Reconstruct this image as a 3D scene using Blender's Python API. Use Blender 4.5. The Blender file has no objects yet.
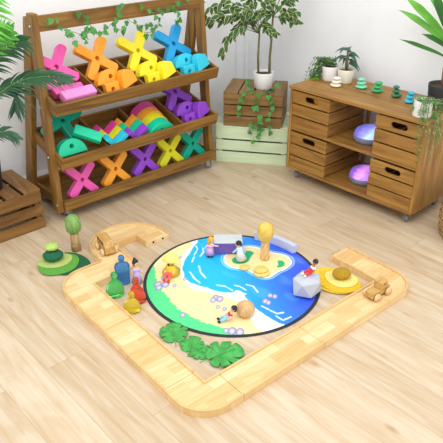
import bpy, bmesh, math, random
from math import pi, sin, cos, radians as R
from mathutils import Vector, Matrix, Euler, noise

random.seed(7)
SC = bpy.context.scene
COL = SC.collection

# ------------------------------------------------------------------ camera, light, exposure
cd = bpy.data.cameras.new('camera'); cam = bpy.data.objects.new('camera', cd); COL.objects.link(cam)
cam.location = (0, 0, 1.6); cam.rotation_euler = (R(90 - 29.007), 0, 0)
cd.sensor_width = 36; cd.lens = 588.06 / 443 * 36; cd.clip_start = .05
SC.camera = cam
W = bpy.data.worlds.new('world'); SC.world = W; W.use_nodes = True
bg = W.node_tree.nodes['Background']; bg.inputs[0].default_value = (.95, .97, 1, 1); bg.inputs[1].default_value = 1.08
def area(name, loc, target, size, energy, color=(1, 1, 1)):
    l = bpy.data.lights.new(name, 'AREA'); l.shape = 'RECTANGLE'; l.size, l.size_y = size; l.energy = energy; l.color = color
    o = bpy.data.objects.new(name, l); COL.objects.link(o); o.location = loc
    o.rotation_euler = (Vector(target) - Vector(loc)).to_track_quat('-Z', 'Y').to_euler()
area('ceiling_softbox', (-.4, 1.0, 2.75), (.1, 2.9, .3), (2.2, 1.6), 40, (1, .985, .955))
area('right_fill_light', (2.4, .6, 1.9), (-.3, 2.9, .4), (1.4, 1.4), 14, (.98, .99, 1))  # fill light added at the right to brighten the walls, no window there
SC.view_settings.view_transform = 'Standard'; SC.view_settings.look = 'None'
SC.view_settings.gamma = 1; SC.view_settings.use_curve_mapping = False
SC.view_settings.exposure = .09

# ------------------------------------------------------------------ materials
def lin(c):
    return tuple(((v / 255) / 12.92 if v / 255 <= .04045 else ((v / 255 + .055) / 1.055) ** 2.4) for v in c) + (1,)
def newmat(name):
    m = bpy.data.materials.new(name); m.use_nodes = True
    return m, m.node_tree, m.node_tree.nodes, m.node_tree.links, m.node_tree.nodes['Principled BSDF']
def plain(name, rgb, rough=.5, var=.06, trans=0, emit=None, scale=30, metal=0, bump=0, two=False):
    m, t, n, l, b = newmat(name)
    tc = n.new('ShaderNodeTexCoord'); nz = n.new('ShaderNodeTexNoise'); nz.inputs['Scale'].default_value = scale
    l.new(tc.outputs['Object'], nz.inputs['Vector'])
    r = n.new('ShaderNodeValToRGB'); c = lin(rgb)
    r.color_ramp.elements[0].color = tuple(x * (1 - var) for x in c[:3]) + (1,)
    r.color_ramp.elements[1].color = tuple(min(1, x * (1 + var)) for x in c[:3]) + (1,)
    r.color_ramp.elements[0].position = .3; r.color_ramp.elements[1].position = .7
    l.new(nz.outputs['Fac'], r.inputs[0]); l.new(r.outputs[0], b.inputs['Base Color'])
    b.inputs['Roughness'].default_value = rough; b.inputs['Metallic'].default_value = metal
    if trans: b.inputs['Transmission Weight'].default_value = trans; b.inputs['IOR'].default_value = 1.3
    if bump:
        bp = n.new('ShaderNodeBump'); bp.inputs['Strength'].default_value = bump; bp.inputs['Distance'].default_value = .002
        l.new(nz.outputs['Fac'], bp.inputs['Height']); l.new(bp.outputs[0], b.inputs['Normal'])
    return m
def wood(name, light, dark, axis=0, scale=1.0, rough=.55, contrast=(.32, .68)):
    m, t, n, l, b = newmat(name)
    tc = n.new('ShaderNodeTexCoord'); oi = n.new('ShaderNodeObjectInfo')
    mp = n.new('ShaderNodeMapping'); s = [26 * scale] * 3; s[axis] = 2.2 * scale; mp.inputs['Scale'].default_value = s
    ad = n.new('ShaderNodeVectorMath'); ad.operation = 'ADD'
    ml = n.new('ShaderNodeVectorMath'); ml.operation = 'SCALE'; ml.inputs['Scale'].default_value = 9
    cb = n.new('ShaderNodeCombineXYZ')
    for i in range(3): l.new(oi.outputs['Random'], cb.inputs[i])
    l.new(cb.outputs[0], ml.inputs[0]); l.new(tc.outputs['Object'], ad.inputs[0]); l.new(ml.outputs[0], ad.inputs[1])
    l.new(ad.outputs[0], mp.inputs['Vector'])
    nz = n.new('ShaderNodeTexNoise'); nz.inputs['Scale'].default_value = 1; nz.inputs['Detail'].default_value = 5; nz.inputs['Distortion'].default_value = 1.3
    l.new(mp.outputs[0], nz.inputs['Vector'])
    r = n.new('ShaderNodeValToRGB'); r.color_ramp.elements[0].color = lin(dark); r.color_ramp.elements[1].color = lin(light)
    r.color_ramp.elements[0].position, r.color_ramp.elements[1].position = contrast
    l.new(nz.outputs['Fac'], r.inputs[0]); l.new(r.outputs[0], b.inputs['Base Color'])
    b.inputs['Roughness'].default_value = rough
    bp = n.new('ShaderNodeBump'); bp.inputs['Strength'].default_value = .15; bp.inputs['Distance'].default_value = .002
    l.new(nz.outputs['Fac'], bp.inputs['Height']); l.new(bp.outputs[0], b.inputs['Normal'])
    return m
def planks(name, cols, length, width, angle, grain, seam, rough=.5, knots=True):
    m, t, n, l, b = newmat(name)
    tc = n.new('ShaderNodeTexCoord'); mp = n.new('ShaderNodeMapping'); mp.inputs['Rotation'].default_value = (0, 0, -angle)
    l.new(tc.outputs['Object'], mp.inputs['Vector'])
    br = n.new('ShaderNodeTexBrick'); br.offset = .37; br.inputs['Scale'].default_value = 1
    br.inputs['Brick Width'].default_value = length; br.inputs['Row Height'].default_value = width
    br.inputs['Mortar Size'].default_value = seam; br.inputs['Mortar Smooth'].default_value = .4
    br.inputs['Color1'].default_value = lin(cols[0]); br.inputs['Color2'].default_value = lin(cols[1]); br.inputs['Mortar'].default_value = lin(cols[2])
    l.new(mp.outputs[0], br.inputs['Vector'])
    # per-plank offset for the grain
    b2 = n.new('ShaderNodeTexBrick'); b2.offset = .37
    for k in ('Scale', 'Brick Width', 'Row Height'): b2.inputs[k].default_value = br.inputs[k].default_value
    b2.inputs['Mortar Size'].default_value = 0; b2.inputs['Color1'].default_value = (0, 0, 0, 1); b2.inputs['Color2'].default_value = (1, 1, 1, 1)
    l.new(mp.outputs[0], b2.inputs['Vector'])
    sc = n.new('ShaderNodeVectorMath'); sc.operation = 'SCALE'; sc.inputs['Scale'].default_value = 7; l.new(b2.outputs['Color'], sc.inputs[0])
    ad = n.new('ShaderNodeVectorMath'); ad.operation = 'ADD'; l.new(mp.outputs[0], ad.inputs[0]); l.new(sc.outputs[0], ad.inputs[1])
    m2 = n.new('ShaderNodeMapping'); m2.inputs['Scale'].default_value = grain; l.new(ad.outputs[0], m2.inputs['Vector'])
    nz = n.new('ShaderNodeTexNoise'); nz.inputs['Scale'].default_value = 1; nz.inputs['Detail'].default_value = 6; nz.inputs['Distortion'].default_value = 1.6
    l.new(m2.outputs[0], nz.inputs['Vector'])
    r = n.new('ShaderNodeValToRGB'); r.color_ramp.elements[0].position = .3; r.color_ramp.elements[1].position = .62
    r.color_ramp.elements[0].color = lin(cols[3]); r.color_ramp.elements[1].color = (1, 1, 1, 1)
    l.new(nz.outputs['Fac'], r.inputs[0])
    mx = n.new('ShaderNodeMix'); mx.data_type = 'RGBA'; mx.blend_type = 'MULTIPLY'; mx.inputs['Factor'].default_value = 1
    l.new(br.outputs['Color'], mx.inputs[6]); l.new(r.outputs[0], mx.inputs[7])
    out = mx.outputs[2]
    if knots:   # broad wavy figure and small brown knots of the boards
        m3 = n.new('ShaderNodeMapping'); m3.inputs['Scale'].default_value = (1.6, 9, 1); l.new(ad.outputs[0], m3.inputs['Vector'])
        wv = n.new('ShaderNodeTexNoise'); wv.inputs['Scale'].default_value = 1; wv.inputs['Detail'].default_value = 3; wv.inputs['Distortion'].default_value = 2.4; l.new(m3.outputs[0], wv.inputs['Vector'])
        r3 = n.new('ShaderNodeValToRGB'); r3.color_ramp.elements[0].color = lin((246, 239, 229)); r3.color_ramp.elements[1].color = (1, 1, 1, 1); r3.color_ramp.elements[0].position = .36; r3.color_ramp.elements[1].position = .56
        l.new(wv.outputs['Fac'], r3.inputs[0])
        m4 = n.new('ShaderNodeMapping'); m4.inputs['Scale'].default_value = (3.2, 8, 1); l.new(ad.outputs[0], m4.inputs['Vector'])
        vo = n.new('ShaderNodeTexVoronoi'); vo.inputs['Scale'].default_value = 1; l.new(m4.outputs[0], vo.inputs['Vector'])
        r4 = n.new('ShaderNodeValToRGB'); r4.color_ramp.elements[0].color = lin((214, 192, 166)); r4.color_ramp.elements[1].color = (1, 1, 1, 1); r4.color_ramp.elements[0].position = .03; r4.color_ramp.elements[1].position = .13
        l.new(vo.outputs['Distance'], r4.inputs[0])
        for rr in (r3, r4):
            k2 = n.new('ShaderNodeMix'); k2.data_type = 'RGBA'; k2.blend_type = 'MULTIPLY'; k2.inputs['Factor'].default_value = 1
            l.new(out, k2.inputs[6]); l.new(rr.outputs[0], k2.inputs[7]); out = k2.outputs[2]
    l.new(out, b.inputs['Base Color']); b.inputs['Roughness'].default_value = rough
    return m

DISP = dict(light=(158, 114, 46), dark=(102, 68, 22))
disp = [wood('rack_wood_%s' % 'xyz'[a], axis=a, **DISP) for a in range(3)]
CAB = dict(light=(178, 132, 62), dark=(130, 88, 34))
cabw = [wood('cabinet_wood_%s' % 'xyz'[a], axis=a, **CAB) for a in range(3)]
CRT = dict(light=(158, 120, 66), dark=(108, 78, 38))
crtw = [wood('crate_wood_%s' % 'xyz'[a], axis=a, **CRT) for a in range(3)]
LCR = dict(light=(148, 106, 50), dark=(98, 64, 26))
lcrw = [wood('left_crate_wood_%s' % 'xyz'[a], axis=a, **LCR) for a in range(3)]
GRN = dict(light=(216, 232, 196), dark=(202, 220, 180))
grnw = [wood('mint_painted_wood_%s' % 'xyz'[a], axis=a, rough=.6, **GRN) for a in range(3)]
trackm = planks('track_wood', ((242, 216, 166), (226, 188, 128), (216, 182, 128), (246, 232, 210)), .17, .052, 0, (4, 30, 1), .0006, .45, False)
trackrim = wood('track_rim_wood', (230, 194, 136), (212, 172, 112), 0, 1.0, .45)
toywood = wood('toy_wood', (214, 174, 104), (184, 140, 74), 0, 2.5, .5)
toywood2 = wood('toy_wood_wheel', (236, 206, 152), (214, 176, 118), 0, 2.5, .5)
darkhole = plain('dark_recess', (40, 26, 16), .8)
chrome = plain('chrome', (190, 192, 196), .25, metal=.9)
wheelm = plain('grey_wheel', (120, 122, 126), .4)
white_cer = plain('white_ceramic', (240, 240, 238), .35, .02)
tex_cer = plain('textured_white_ceramic', (232, 230, 224), .6, .08, scale=60, bump=.6)
cream_cer = plain('cream_ceramic', (236, 232, 214), .4, .03)
blackpot = plain('black_plastic', (40, 41, 44), .5, .1)
soilm = plain('soil', (78, 58, 40), .9, .3, scale=90, bump=.6)
mossm = plain('moss', (120, 104, 52), .9, .3, scale=90, bump=.6)
stemgreen = plain('green_stem', (110, 108, 66), .6, .2)
stembrown = plain('brown_stem', (150, 118, 78), .7, .2)
ivyg = plain('ivy_leaf', (70, 140, 56), .5, .3, scale=25)
ivyg2 = plain('ivy_leaf_dark', (50, 112, 44), .5, .3, scale=25)
ficg = plain('ficus_green', (56, 96, 44), .5, .25)
ficc = plain('ficus_cream', (226, 230, 160), .5, .1)
palmb = plain('palm_bright', (96, 178, 62), .45, .25, scale=14)
palmd = plain('palm_dark', (38, 84, 52), .45, .25, scale=14)
drac = plain('dracaena_leaf', (104, 176, 52), .4, .25, scale=12)
drac2 = plain('dracaena_leaf_dark', (52, 110, 40), .4, .2, scale=12)
succ = plain('trailing_leaf', (84, 128, 62), .5, .25)
succ2 = plain('trailing_leaf_pale', (104, 166, 88), .5, .2)
neph = plain('arrowhead_leaf', (50, 92, 64), .45, .35, scale=40)
PL = {}
for k, c in dict(pink=(245, 92, 178), magenta=(226, 60, 158), orange=(255, 168, 44), yellow=(250, 232, 40), blue=(24, 164, 226), cyan=(48, 202, 228),
                 teal=(0, 172, 142), emerald=(10, 206, 156), purple=(150, 72, 208), lime=(228, 222, 40), palepink=(250, 150, 214)).items():
    PL[k] = plain(k + '_plastic', c, .38, .03)
FB = {k: plain(k + '_felt', c, .9, .12, scale=120, bump=.4) for k, c in dict(forest=(24, 92, 60), grass=(92, 160, 60), sage=(178, 196, 112), ochre=(224, 184, 40),
      mustard=(236, 196, 60), cream=(244, 222, 128), mustard_pebble=(176, 138, 24), bottle=(24, 98, 66), pistachio=(176, 202, 106)).items()}

# ------------------------------------------------------------------ mesh builder
class MB:
    def __init__(s): s.bm = bmesh.new()
    def _mark(s): return len(s.bm.verts), len(s.bm.faces)
    def _mi(s, f0, mi, sm):
        s.bm.faces.ensure_lookup_table()
        for f in s.bm.faces[f0:]: f.material_index = mi; f.smooth = sm
    def box(s, x0, x1, y0, y1, z0, z1, bev=.002, mi=0, M=None):
        t = bmesh.new(); bmesh.ops.create_cube(t, size=1)
        for v in t.verts: v.co = Vector(((x0 + x1) / 2 + v.co.x * (x1 - x0), (y0 + y1) / 2 + v.co.y * (y1 - y0), (z0 + z1) / 2 + v.co.z * (z1 - z0)))
        if bev: bmesh.ops.bevel(t, geom=t.edges[:], offset=bev, segments=2 if bev > .004 else 1, affect='EDGES', profile=.5)
        s.merge(t, M, mi, False); return s
    def merge(s, t, M=None, mi=None, smooth=None):
        if M is not None: bmesh.ops.transform(t, matrix=M, verts=t.verts[:])
        for f in t.faces:
            if mi is not None: f.material_index = mi
            if smooth is not None: f.smooth = smooth
        me = bpy.data.meshes.new('tmp'); t.to_mesh(me); t.free(); s.bm.from_mesh(me); bpy.data.meshes.remove(me); return s
    def ico(s, c, r, sub=3, M=None, mi=0, jit=0):
        t = bmesh.new(); bmesh.ops.create_icosphere(t, subdivisions=sub, radius=1)
        if not hasattr(r, '__len__'): r = (r, r, r)
        for v in t.verts:
            k = 1 + (jit * noise.noise(v.co * 1.7 + Vector(c) * 9) if jit else 0)
            v.co = Vector((v.co.x * r[0] * k, v.co.y * r[1] * k, v.co.z * r[2] * k))
        if M is not None: bmesh.ops.transform(t, matrix=M, verts=t.verts[:])
        bmesh.ops.translate(t, vec=Vector(c), verts=t.verts[:])
        return s.merge(t, None, mi, True)
    def lathe(s, prof, n=28, c=(0, 0, 0), sx=1, sy=1, mi=0, M=None, smooth=True):
        t = bmesh.new(); rings = []
        for r, z in prof:
            if r < 1e-6: rings.append([t.verts.new((c[0], c[1], c[2] + z))])
            else: rings.append([t.verts.new((c[0] + r * sx * cos(2 * pi * k / n), c[1] + r * sy * sin(2 * pi * k / n), c[2] + z)) for k in range(n)])
        for a, b in zip(rings, rings[1:]):
            for k in range(n):
                q = [a[k % len(a)], a[(k + 1) % len(a)], b[(k + 1) % len(b)], b[k % len(b)]]
                u = []
                for v in q:
                    if v not in u: u.append(v)
                if len(u) > 2: t.faces.new(u)
        bmesh.ops.recalc_face_normals(t, faces=t.faces[:])
        return s.merge(t, M, mi, smooth)
    def tube(s, pts, r, n=8, mi=0, cap=True):
        pts = [Vector(p) for p in pts]; t = bmesh.new(); rings = []
        if not hasattr(r, '__len__'): r = [r] * len(pts)
        up = Vector((.13, .21, 1)).normalized()
        for i, p in enumerate(pts):
            d = (pts[min(i + 1, len(pts) - 1)] - pts[max(i - 1, 0)]).normalized()
            a = d.cross(up)
            if a.length < .05: a = d.cross(Vector((1, 0, 0)))
            a.normalize(); b = d.cross(a)
            rings.append([t.verts.new(p + (a * cos(2 * pi * k / n) + b * sin(2 * pi * k / n)) * r[i]) for k in range(n)])
        for A, B in zip(rings, rings[1:]):
            for k in range(n): t.faces.new((A[k], A[(k + 1) % n], B[(k + 1) % n], B[k]))
        if cap: t.faces.new(rings[0]); t.faces.new(rings[-1])
        bmesh.ops.recalc_face_normals(t, faces=t.faces[:])
        return s.merge(t, None, mi, True)
    def prism(s, poly, z0, z1, bev=0, mi=0, M=None, smooth=False):
        t = bmesh.new(); a = [t.verts.new((x, y, z0)) for x, y in poly]; b = [t.verts.new((x, y, z1)) for x, y in poly]
        t.faces.new(a[::-1]); t.faces.new(b); k = len(a)
        for i in range(k): t.faces.new((a[i], a[(i + 1) % k], b[(i + 1) % k], b[i]))
        bmesh.ops.recalc_face_normals(t, faces=t.faces[:])
        if bev:
            es = [e for e in t.edges if abs(e.verts[0].co.z - e.verts[1].co.z) < 1e-6]
            bmesh.ops.bevel(t, geom=es, offset=bev, segments=2, affect='EDGES', profile=.5)
        bmesh.ops.triangulate(t, faces=[f for f in t.faces if len(f.verts) > 4])
        return s.merge(t, M, mi, smooth)
    def plate(s, outlines, depth, bev=.004, mi=0, M=None):
        """flat shape with holes, rounded edges, thickness along z centred at 0"""
        cu = bpy.data.curves.new('tmp', 'CURVE'); cu.dimensions = '2D'; cu.fill_mode = 'BOTH'
        cu.extrude = depth / 2 - bev; cu.bevel_depth = bev; cu.bevel_resolution = 1; cu.offset = -bev
        for ol in outlines:
            sp = cu.splines.new('POLY'); sp.points.add(len(ol) - 1); sp.use_cyclic_u = True
            for p, (x, y) in zip(sp.points, ol): p.co = (x, y, 0, 1)
        ob = bpy.data.objects.new('tmp', cu); COL.objects.link(ob)
        dg = bpy.context.evaluated_depsgraph_get(); me = bpy.data.meshes.new_from_object(ob.evaluated_get(dg))
        t = bmesh.new(); t.from_mesh(me); bmesh.ops.remove_doubles(t, verts=t.verts[:], dist=1e-5)
        bpy.data.objects.remove(ob); bpy.data.curves.remove(cu); bpy.data.meshes.remove(me)
        return s.merge(t, M, mi, False)
    def strip(s, pts, w, z0, z1, mi=0):
        """low bar of rectangular section along a 2D polyline, to the left of it"""
        pts = [Vector(p) for p in pts]; L = []
        for i, p in enumerate(pts):
            n = Vector((0, 0))
            for a, b in ((i - 1, i), (i, i + 1)):
                if 0 <= a and b < len(pts):
                    d = (pts[b] - pts[a]).normalized(); n += Vector((-d.y, d.x))
            k = n.length; n.normalize()
            n = n * (w / max(.5, (k / 2 if 0 < i < len(pts) - 1 else 1)))
            L.append(p + n)
        t = bmesh.new(); R_ = [[t.verts.new((*p, z0)), t.verts.new((*q, z0)), t.verts.new((*q, z1)), t.verts.new((*p, z1))] for p, q in zip(pts, L)]
        for A, B in zip(R_, R_[1:]):
            for k in range(4): t.faces.new((A[k], A[(k + 1) % 4], B[(k + 1) % 4], B[k]))
        t.faces.new(R_[0]); t.faces.new(R_[-1]); bmesh.ops.recalc_face_normals(t, faces=t.faces[:])
        return s.merge(t, None, mi, False)
    def leaf(s, base, d, up, length, width, droop=.2, seg=6, prof=None, fold=.15, mi=0, edge=None, wave=0):
        d = Vector(d).normalized(); up = Vector(up); side = d.cross(up)
        if side.length < .05: side = d.cross(Vector((1, 0, 0)))
        side.normalize(); nrm = side.cross(d).normalized(); base = Vector(base); t = s.bm; prev = None
        us = (-1, -.84, 0, .84, 1) if edge is not None else (-1, 0, 1)
        for i in range(seg + 1):
            f = i / seg; w = width / 2 * (prof(f) if prof else sin(pi * min(1, f * .93 + .05)) ** .8 * (1 - f * .25))
            if i == seg: w = width * .015
            c = base + d * length * f * (1 - droop * .25 * f) - Vector((0, 0, 1)) * droop * length * f * f + nrm * wave * sin(f * 9) * length
            row = [t.verts.new(c + side * w * u + nrm * abs(u) * w * fold) for u in us]
            if prev:
                for k in range(len(us) - 1):
                    fc = t.faces.new((prev[k], prev[k + 1], row[k + 1], row[k])); fc.smooth = True
                    fc.material_index = edge if edge is not None and k in (0, len(us) - 2) else mi
            prev = row
        return s
    def ivy(s, c, d, up, size, mi=0):
        """five-lobed ivy leaf"""
        d = Vector(d).normalized(); side = d.cross(Vector(up))
        if side.length < .05: side = d.cross(Vector((1, 0, 0)))
        side.normalize(); n = side.cross(d).normalized(); c = Vector(c); t = s.bm
        sh = [(0, -.12), (.28, -.25), (.34, -.02), (.55, .1), (.36, .3), (.3, .5), (0, .95), (-.3, .5), (-.36, .3), (-.55, .1), (-.34, -.02), (-.28, -.25)]
        ctr = t.verts.new(c + d * size * .15 - n * size * .08)
        vs = [t.verts.new(c + side * x * size + d * y * size + n * size * (.05 - .18 * y * y)) for x, y in sh]
        for i in range(len(vs)):
            f = t.faces.new((ctr, vs[i], vs[(i + 1) % len(vs)])); f.material_index = mi; f.smooth = True
        return s
    def build(s, name, mats, parent=None, M=None):
        me = bpy.data.meshes.new(name); s.bm.to_mesh(me); s.bm.free()
        for m in (mats if isinstance(mats, (list, tuple)) else [mats]): me.materials.append(m)
        o = bpy.data.objects.new(name, me); COL.objects.link(o)
        if parent is not None: o.parent = parent
        if M is not None: o.matrix_basis = M
        return o
def tag(o, label, cat, group=None, kind=None):
    if label: o['label'] = label
    if cat: o['category'] = cat
    if group: o['group'] = group
    if kind: o['kind'] = kind
    return o
def thing(name, label, cat, M, group=None):
    o = bpy.data.objects.new(name, None); COL.objects.link(o); o.empty_display_size = .05
    o.matrix_basis = M if isinstance(M, Matrix) else Matrix.Translation(Vector(M))
    return tag(o, label, cat, group)
def copy_tree(o, parent=None):
    c = o.copy(); COL.objects.link(c)
    if parent is not None: c.parent = parent
    for ch in [k for k in COL.objects if k.parent == o]: copy_tree(ch, c)
    return c
T = lambda x, y, z: Matrix.Translation((x, y, z))
Rx = lambda a: Matrix.Rotation(R(a), 4, 'X')
Ry = lambda a: Matrix.Rotation(R(a), 4, 'Y')
Rz = lambda a: Matrix.Rotation(R(a), 4, 'Z')
Sc = lambda x, y, z: Matrix.Diagonal((x, y, z, 1))
def circ(x, y, r, n=16, a0=0, a1=2 * pi, end=False):
    k = n + 1 if end else n
    return [(x + r * cos(a0 + (a1 - a0) * i / n), y + r * sin(a0 + (a1 - a0) * i / n)) for i in range(k)]
def stad(cx, cy, w, h, n=8):
    r = h / 2; a = w / 2 - r
    return circ(cx + a, cy, r, n, -pi / 2, pi / 2, True) + circ(cx - a, cy, r, n, pi / 2, 3 * pi / 2, True)

# frames of the place (floor level)
AW = 42.709
FS = T(-.857, 2.868, 0) @ Rz(AW)            # display rack: x along its front, y to the wall
FC = T(.416, 3.483, 0) @ Rz(AW - 90)        # cabinet
FG = T(-.038, 3.745, 0) @ Rz(-11.23)        # corner crates
FT = T(-.061, 1.616, 0) @ Rz(40.012)        # toy track
FM = T(.0498, 2.3131, 0) @ Rz(40.012)       # round mat

# ------------------------------------------------------------------ setting
floorm = planks('oak_laminate', ((218, 201, 175), (207, 188, 160), (186, 165, 136), (240, 230, 216)), 1.25, .165, R(AW - 90), (2.2, 24, 1), .0012, .45)
o = MB().box(-4, 4, -2, 6.5, -.05, 0, 0).build('floor', floorm); tag(o, None, None, None, 'structure')
wallm = plain('white_wall', (245, 246, 248), .85, .02, scale=5, bump=.1)
MWL = FS @ T(0, .43, 0); MWR = FC @ T(0, .48, 0)
o = MB().box(-3.2, 1.86, 0, .06, 0, 2.7, 0).build('wall_left', wallm, None, MWL); tag(o, None, None, None, 'structure')
o = MB().box(-.872, 3.6, 0, .06, 0, 2.7, 0).build('wall_right', wallm, None, MWR); tag(o, None, None, None, 'structure')
trimm = plain('white_trim', (236, 236, 238), .5, .02)
o = MB().prism([(0, 0), (-.016, 0), (-.016, .13), (-.004, .15), (0, .15)], -3.2, 1.79).build('baseboard_left', trimm, None, MWL @ Matrix(((0, 0, 1, 0), (1, 0, 0, 0), (0, 1, 0, 0), (0, 0, 0, 1))))
tag(o, None, None, None, 'structure')
o = MB().prism([(0, 0), (-.016, 0), (-.016, .13), (-.004, .15), (0, .15)], -.85, 3.6).build('baseboard_right', trimm, None, MWR @ Matrix(((0, 0, 1, 0), (1, 0, 0, 0), (0, 1, 0, 0), (0, 0, 0, 1))))
tag(o, None, None, None, 'structure')
tb = MB()
for x in (1.70, 1.79): tb.box(x, x + .012, -.006, .0, .15, 2.7, .001)
o = tb.build('trim_1', trimm, None, MWL); tag(o, None, None, None, 'structure')

# ------------------------------------------------------------------ castors
def castor(parent, x, y, h, rz=0, k=1.0):
    c = thing('castor', None, None, T(x, y, 0) @ Rz(rz)); c.parent = parent; del_keys = None
    m = MB().box(-.022, .022, -.022, .022, h - .006, h, .001)
    for sx in (-1, 1): m.box(sx * .0145 - .0015, sx * .0145 + .0015, -.012, .016, .02, h - .004, .001)
    m.build('bracket', chrome, c)
    MB().lathe([(0, -.011), (.018, -.011), (.0245, -.008), (.0245, .008), (.018, .011), (0, .011)], 20, M=T(0, .004, .0245) @ Ry(90)).build('wheel', wheelm, c)
    return c

# ------------------------------------------------------------------ tiered display rack
rack = thing('display_rack', 'brown wooden three tier display rack holding colourful plastic blocks', 'rack', FS)
def leg_board(p0, p1, wid, s0, s1, name):
    # p0/p1 = (t,z) of the leg's front edge at bottom / top
    poly = [(p0[0], p0[1]), (p0[0] + wid, p0[1]), (p1[0] + wid, p1[1]), (p1[0], p1[1])]
    m = MB(); t = bmesh.new()
    a = [t.verts.new((s0[0] if i < 2 else s1[0], y, z)) for i, (y, z) in enumerate(poly)]
    b = [t.verts.new((s0[1] if i < 2 else s1[1], y, z)) for i, (y, z) in enumerate(poly)]
    t.faces.new(a); t.faces.new(b)
    for i in range(4): t.faces.new((a[i], a[(i + 1) % 4], b[(i + 1) % 4], b[i]))
    bmesh.ops.recalc_face_normals(t, faces=t.faces[:]); bmesh.ops.bevel(t, geom=t.edges[:], offset=.003, segments=1, affect='EDGES')
    return m.merge(t, None, 0, False).build(name, disp[2], rack)
leg_board((.02, .062), (.07, 1.105), .062, (-.034, -.002), (.002, .034), 'front_leg')
leg_board((.022, .062), (.07, 1.105), .062, (1.086, 1.118), (1.058, 1.09), 'front_leg')
leg_board((.335, .062), (.094, 1.085), .075, (-.034, -.002), (.001, .0345), 'back_leg')
leg_board((.335, .062), (.094, 1.085), .075, (1.086, 1.118), (1.0575, 1.0905), 'back_leg')
MB().box(.03, 1.06, .068, .09, 1.02, 1.095, .002).build('top_rail', disp[0], rack)
for s_ in (-.036, 1.12):
    for (t_, z_) in ((.075, 1.05), (.055, .66), (.045, .39), (.03, .11), (.35, .12)):
        MB().lathe([(0, -.003), (.007, -.003), (.007, .002), (.004, .004), (0, .004)], 10, M=T(s_ + (.022 if z_ > .9 else 0) * (1 if s_ < 0 else -1), t_, z_) @ Ry(90)).build('bolt', chrome, rack)
def tray(M, x0, x1, depth, fh, bh, divs, name='tray'):
    t = thing(name, None, None, M); t.parent = rack
    w = .016
    MB().box(x0, x1, 0, w, 0, fh, .002).build('front_board', disp[0], t)
    MB().box(x0, x1, depth - w, depth, 0, bh, .002).build('back_board', disp[0], t)
    for a in (x0, x1 - w): MB().box(a, a + w, w, depth - w, 0, fh - .002, .002).build('end_board', disp[1], t)
    MB().box(x0 + w, x1 - w, w, depth - w, 0, .01, .001).build('base_board', disp[0], t)
    for d in divs: MB().box(d - .006, d + .006, w, depth - w, .01, fh - .003, .0015).build('divider', disp[1], t)
    return t
TILT = 17
F1_ = T(0, -.025, .618) @ Rx(TILT); F2_ = T(0, -.02, .322) @ Rx(TILT); F1 = FS @ F1_; F2 = FS @ F2_
DIV = (.29, .56, .83)
tray(F1_, .004, 1.108, .325, .068, .07, DIV); tray(F2_, -.001, 1.104, .325, .07, .07, DIV)
tray(T(0, 0, .07), -.0, 1.108, .40, .064, .064, ())
for x, y in ((.05, .07), (1.082, .035), (.05, .34), (1.06, .34)): castor(rack, x, y, .07, 30)

# ------------------------------------------------------------------ plastic construction blocks
def x_outline(a=.132, w=.026):
    o = []
    for k in range(4):
        b = pi / 4 + k * pi / 2; d = (cos(b), sin(b)); n = (-d[1], d[0])
        o += [(d[0] * w - n[0] * w, d[1] * w - n[1] * w)]
        e = (d[0] * (a - w * .6), d[1] * (a - w * .6))
        for i in range(7):
            g = -pi / 2 + pi * i / 6
            o.append((e[0] + d[0] * w * .6 * cos(g) + n[0] * w * sin(g), e[1] + d[1] * w * .6 * cos(g) + n[1] * w * sin(g)))
    return o
def mesh_of(m, name='block'):
    me = bpy.data.meshes.new(name); m.bm.to_mesh(me); m.bm.free(); return me
ME = {}
ME['x_block'] = mesh_of(MB().plate([x_outline(), circ(0, 0, .012)], .046, .005))
ME['arch_block'] = mesh_of(MB().plate([circ(0, 0, .098, 22, 0, pi, True), circ(0, .045, .012)], .056, .004))
ME['small_arch_block'] = mesh_of(MB().plate([circ(0, 0, .086, 20, 0, pi, True), circ(0, .045, .012)], .056, .004))
ME['corner_block'] = mesh_of(MB().plate([[(0, -.0), (.077, .077), (.055, .099), (0, .044), (-.055, .099), (-.077, .077)]], .046, .003))
ME['bar_block'] = mesh_of(MB().box(-.085, .085, -.022, .022, -.022, .022, .005))
ME['square_block'] = mesh_of(MB().plate([[(-.042, -.035), (.042, -.035), (.042, .035), (-.042, .035)], circ(0, 0, .011)], .05, .004))
ME['wedge_block'] = mesh_of(MB().plate([[(-.06, -.036), (.06, -.036), (.056, .03), (.0, .058), (-.03, .036)]], .05, .004))
def block(kind, color, M, label, group=None):
    key = kind + color
    if key not in ME:
        me = ME[kind].copy(); me.materials.clear(); me.materials.append(PL[color]); ME[key] = me
    o = bpy.data.objects.new(kind, ME[key]); COL.objects.link(o); o.matrix_basis = M
    return tag(o, label, 'block', group)
UP = lambda lean: Rx(90 - lean)      # plate stood upright, its top leaning back by lean degrees
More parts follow.
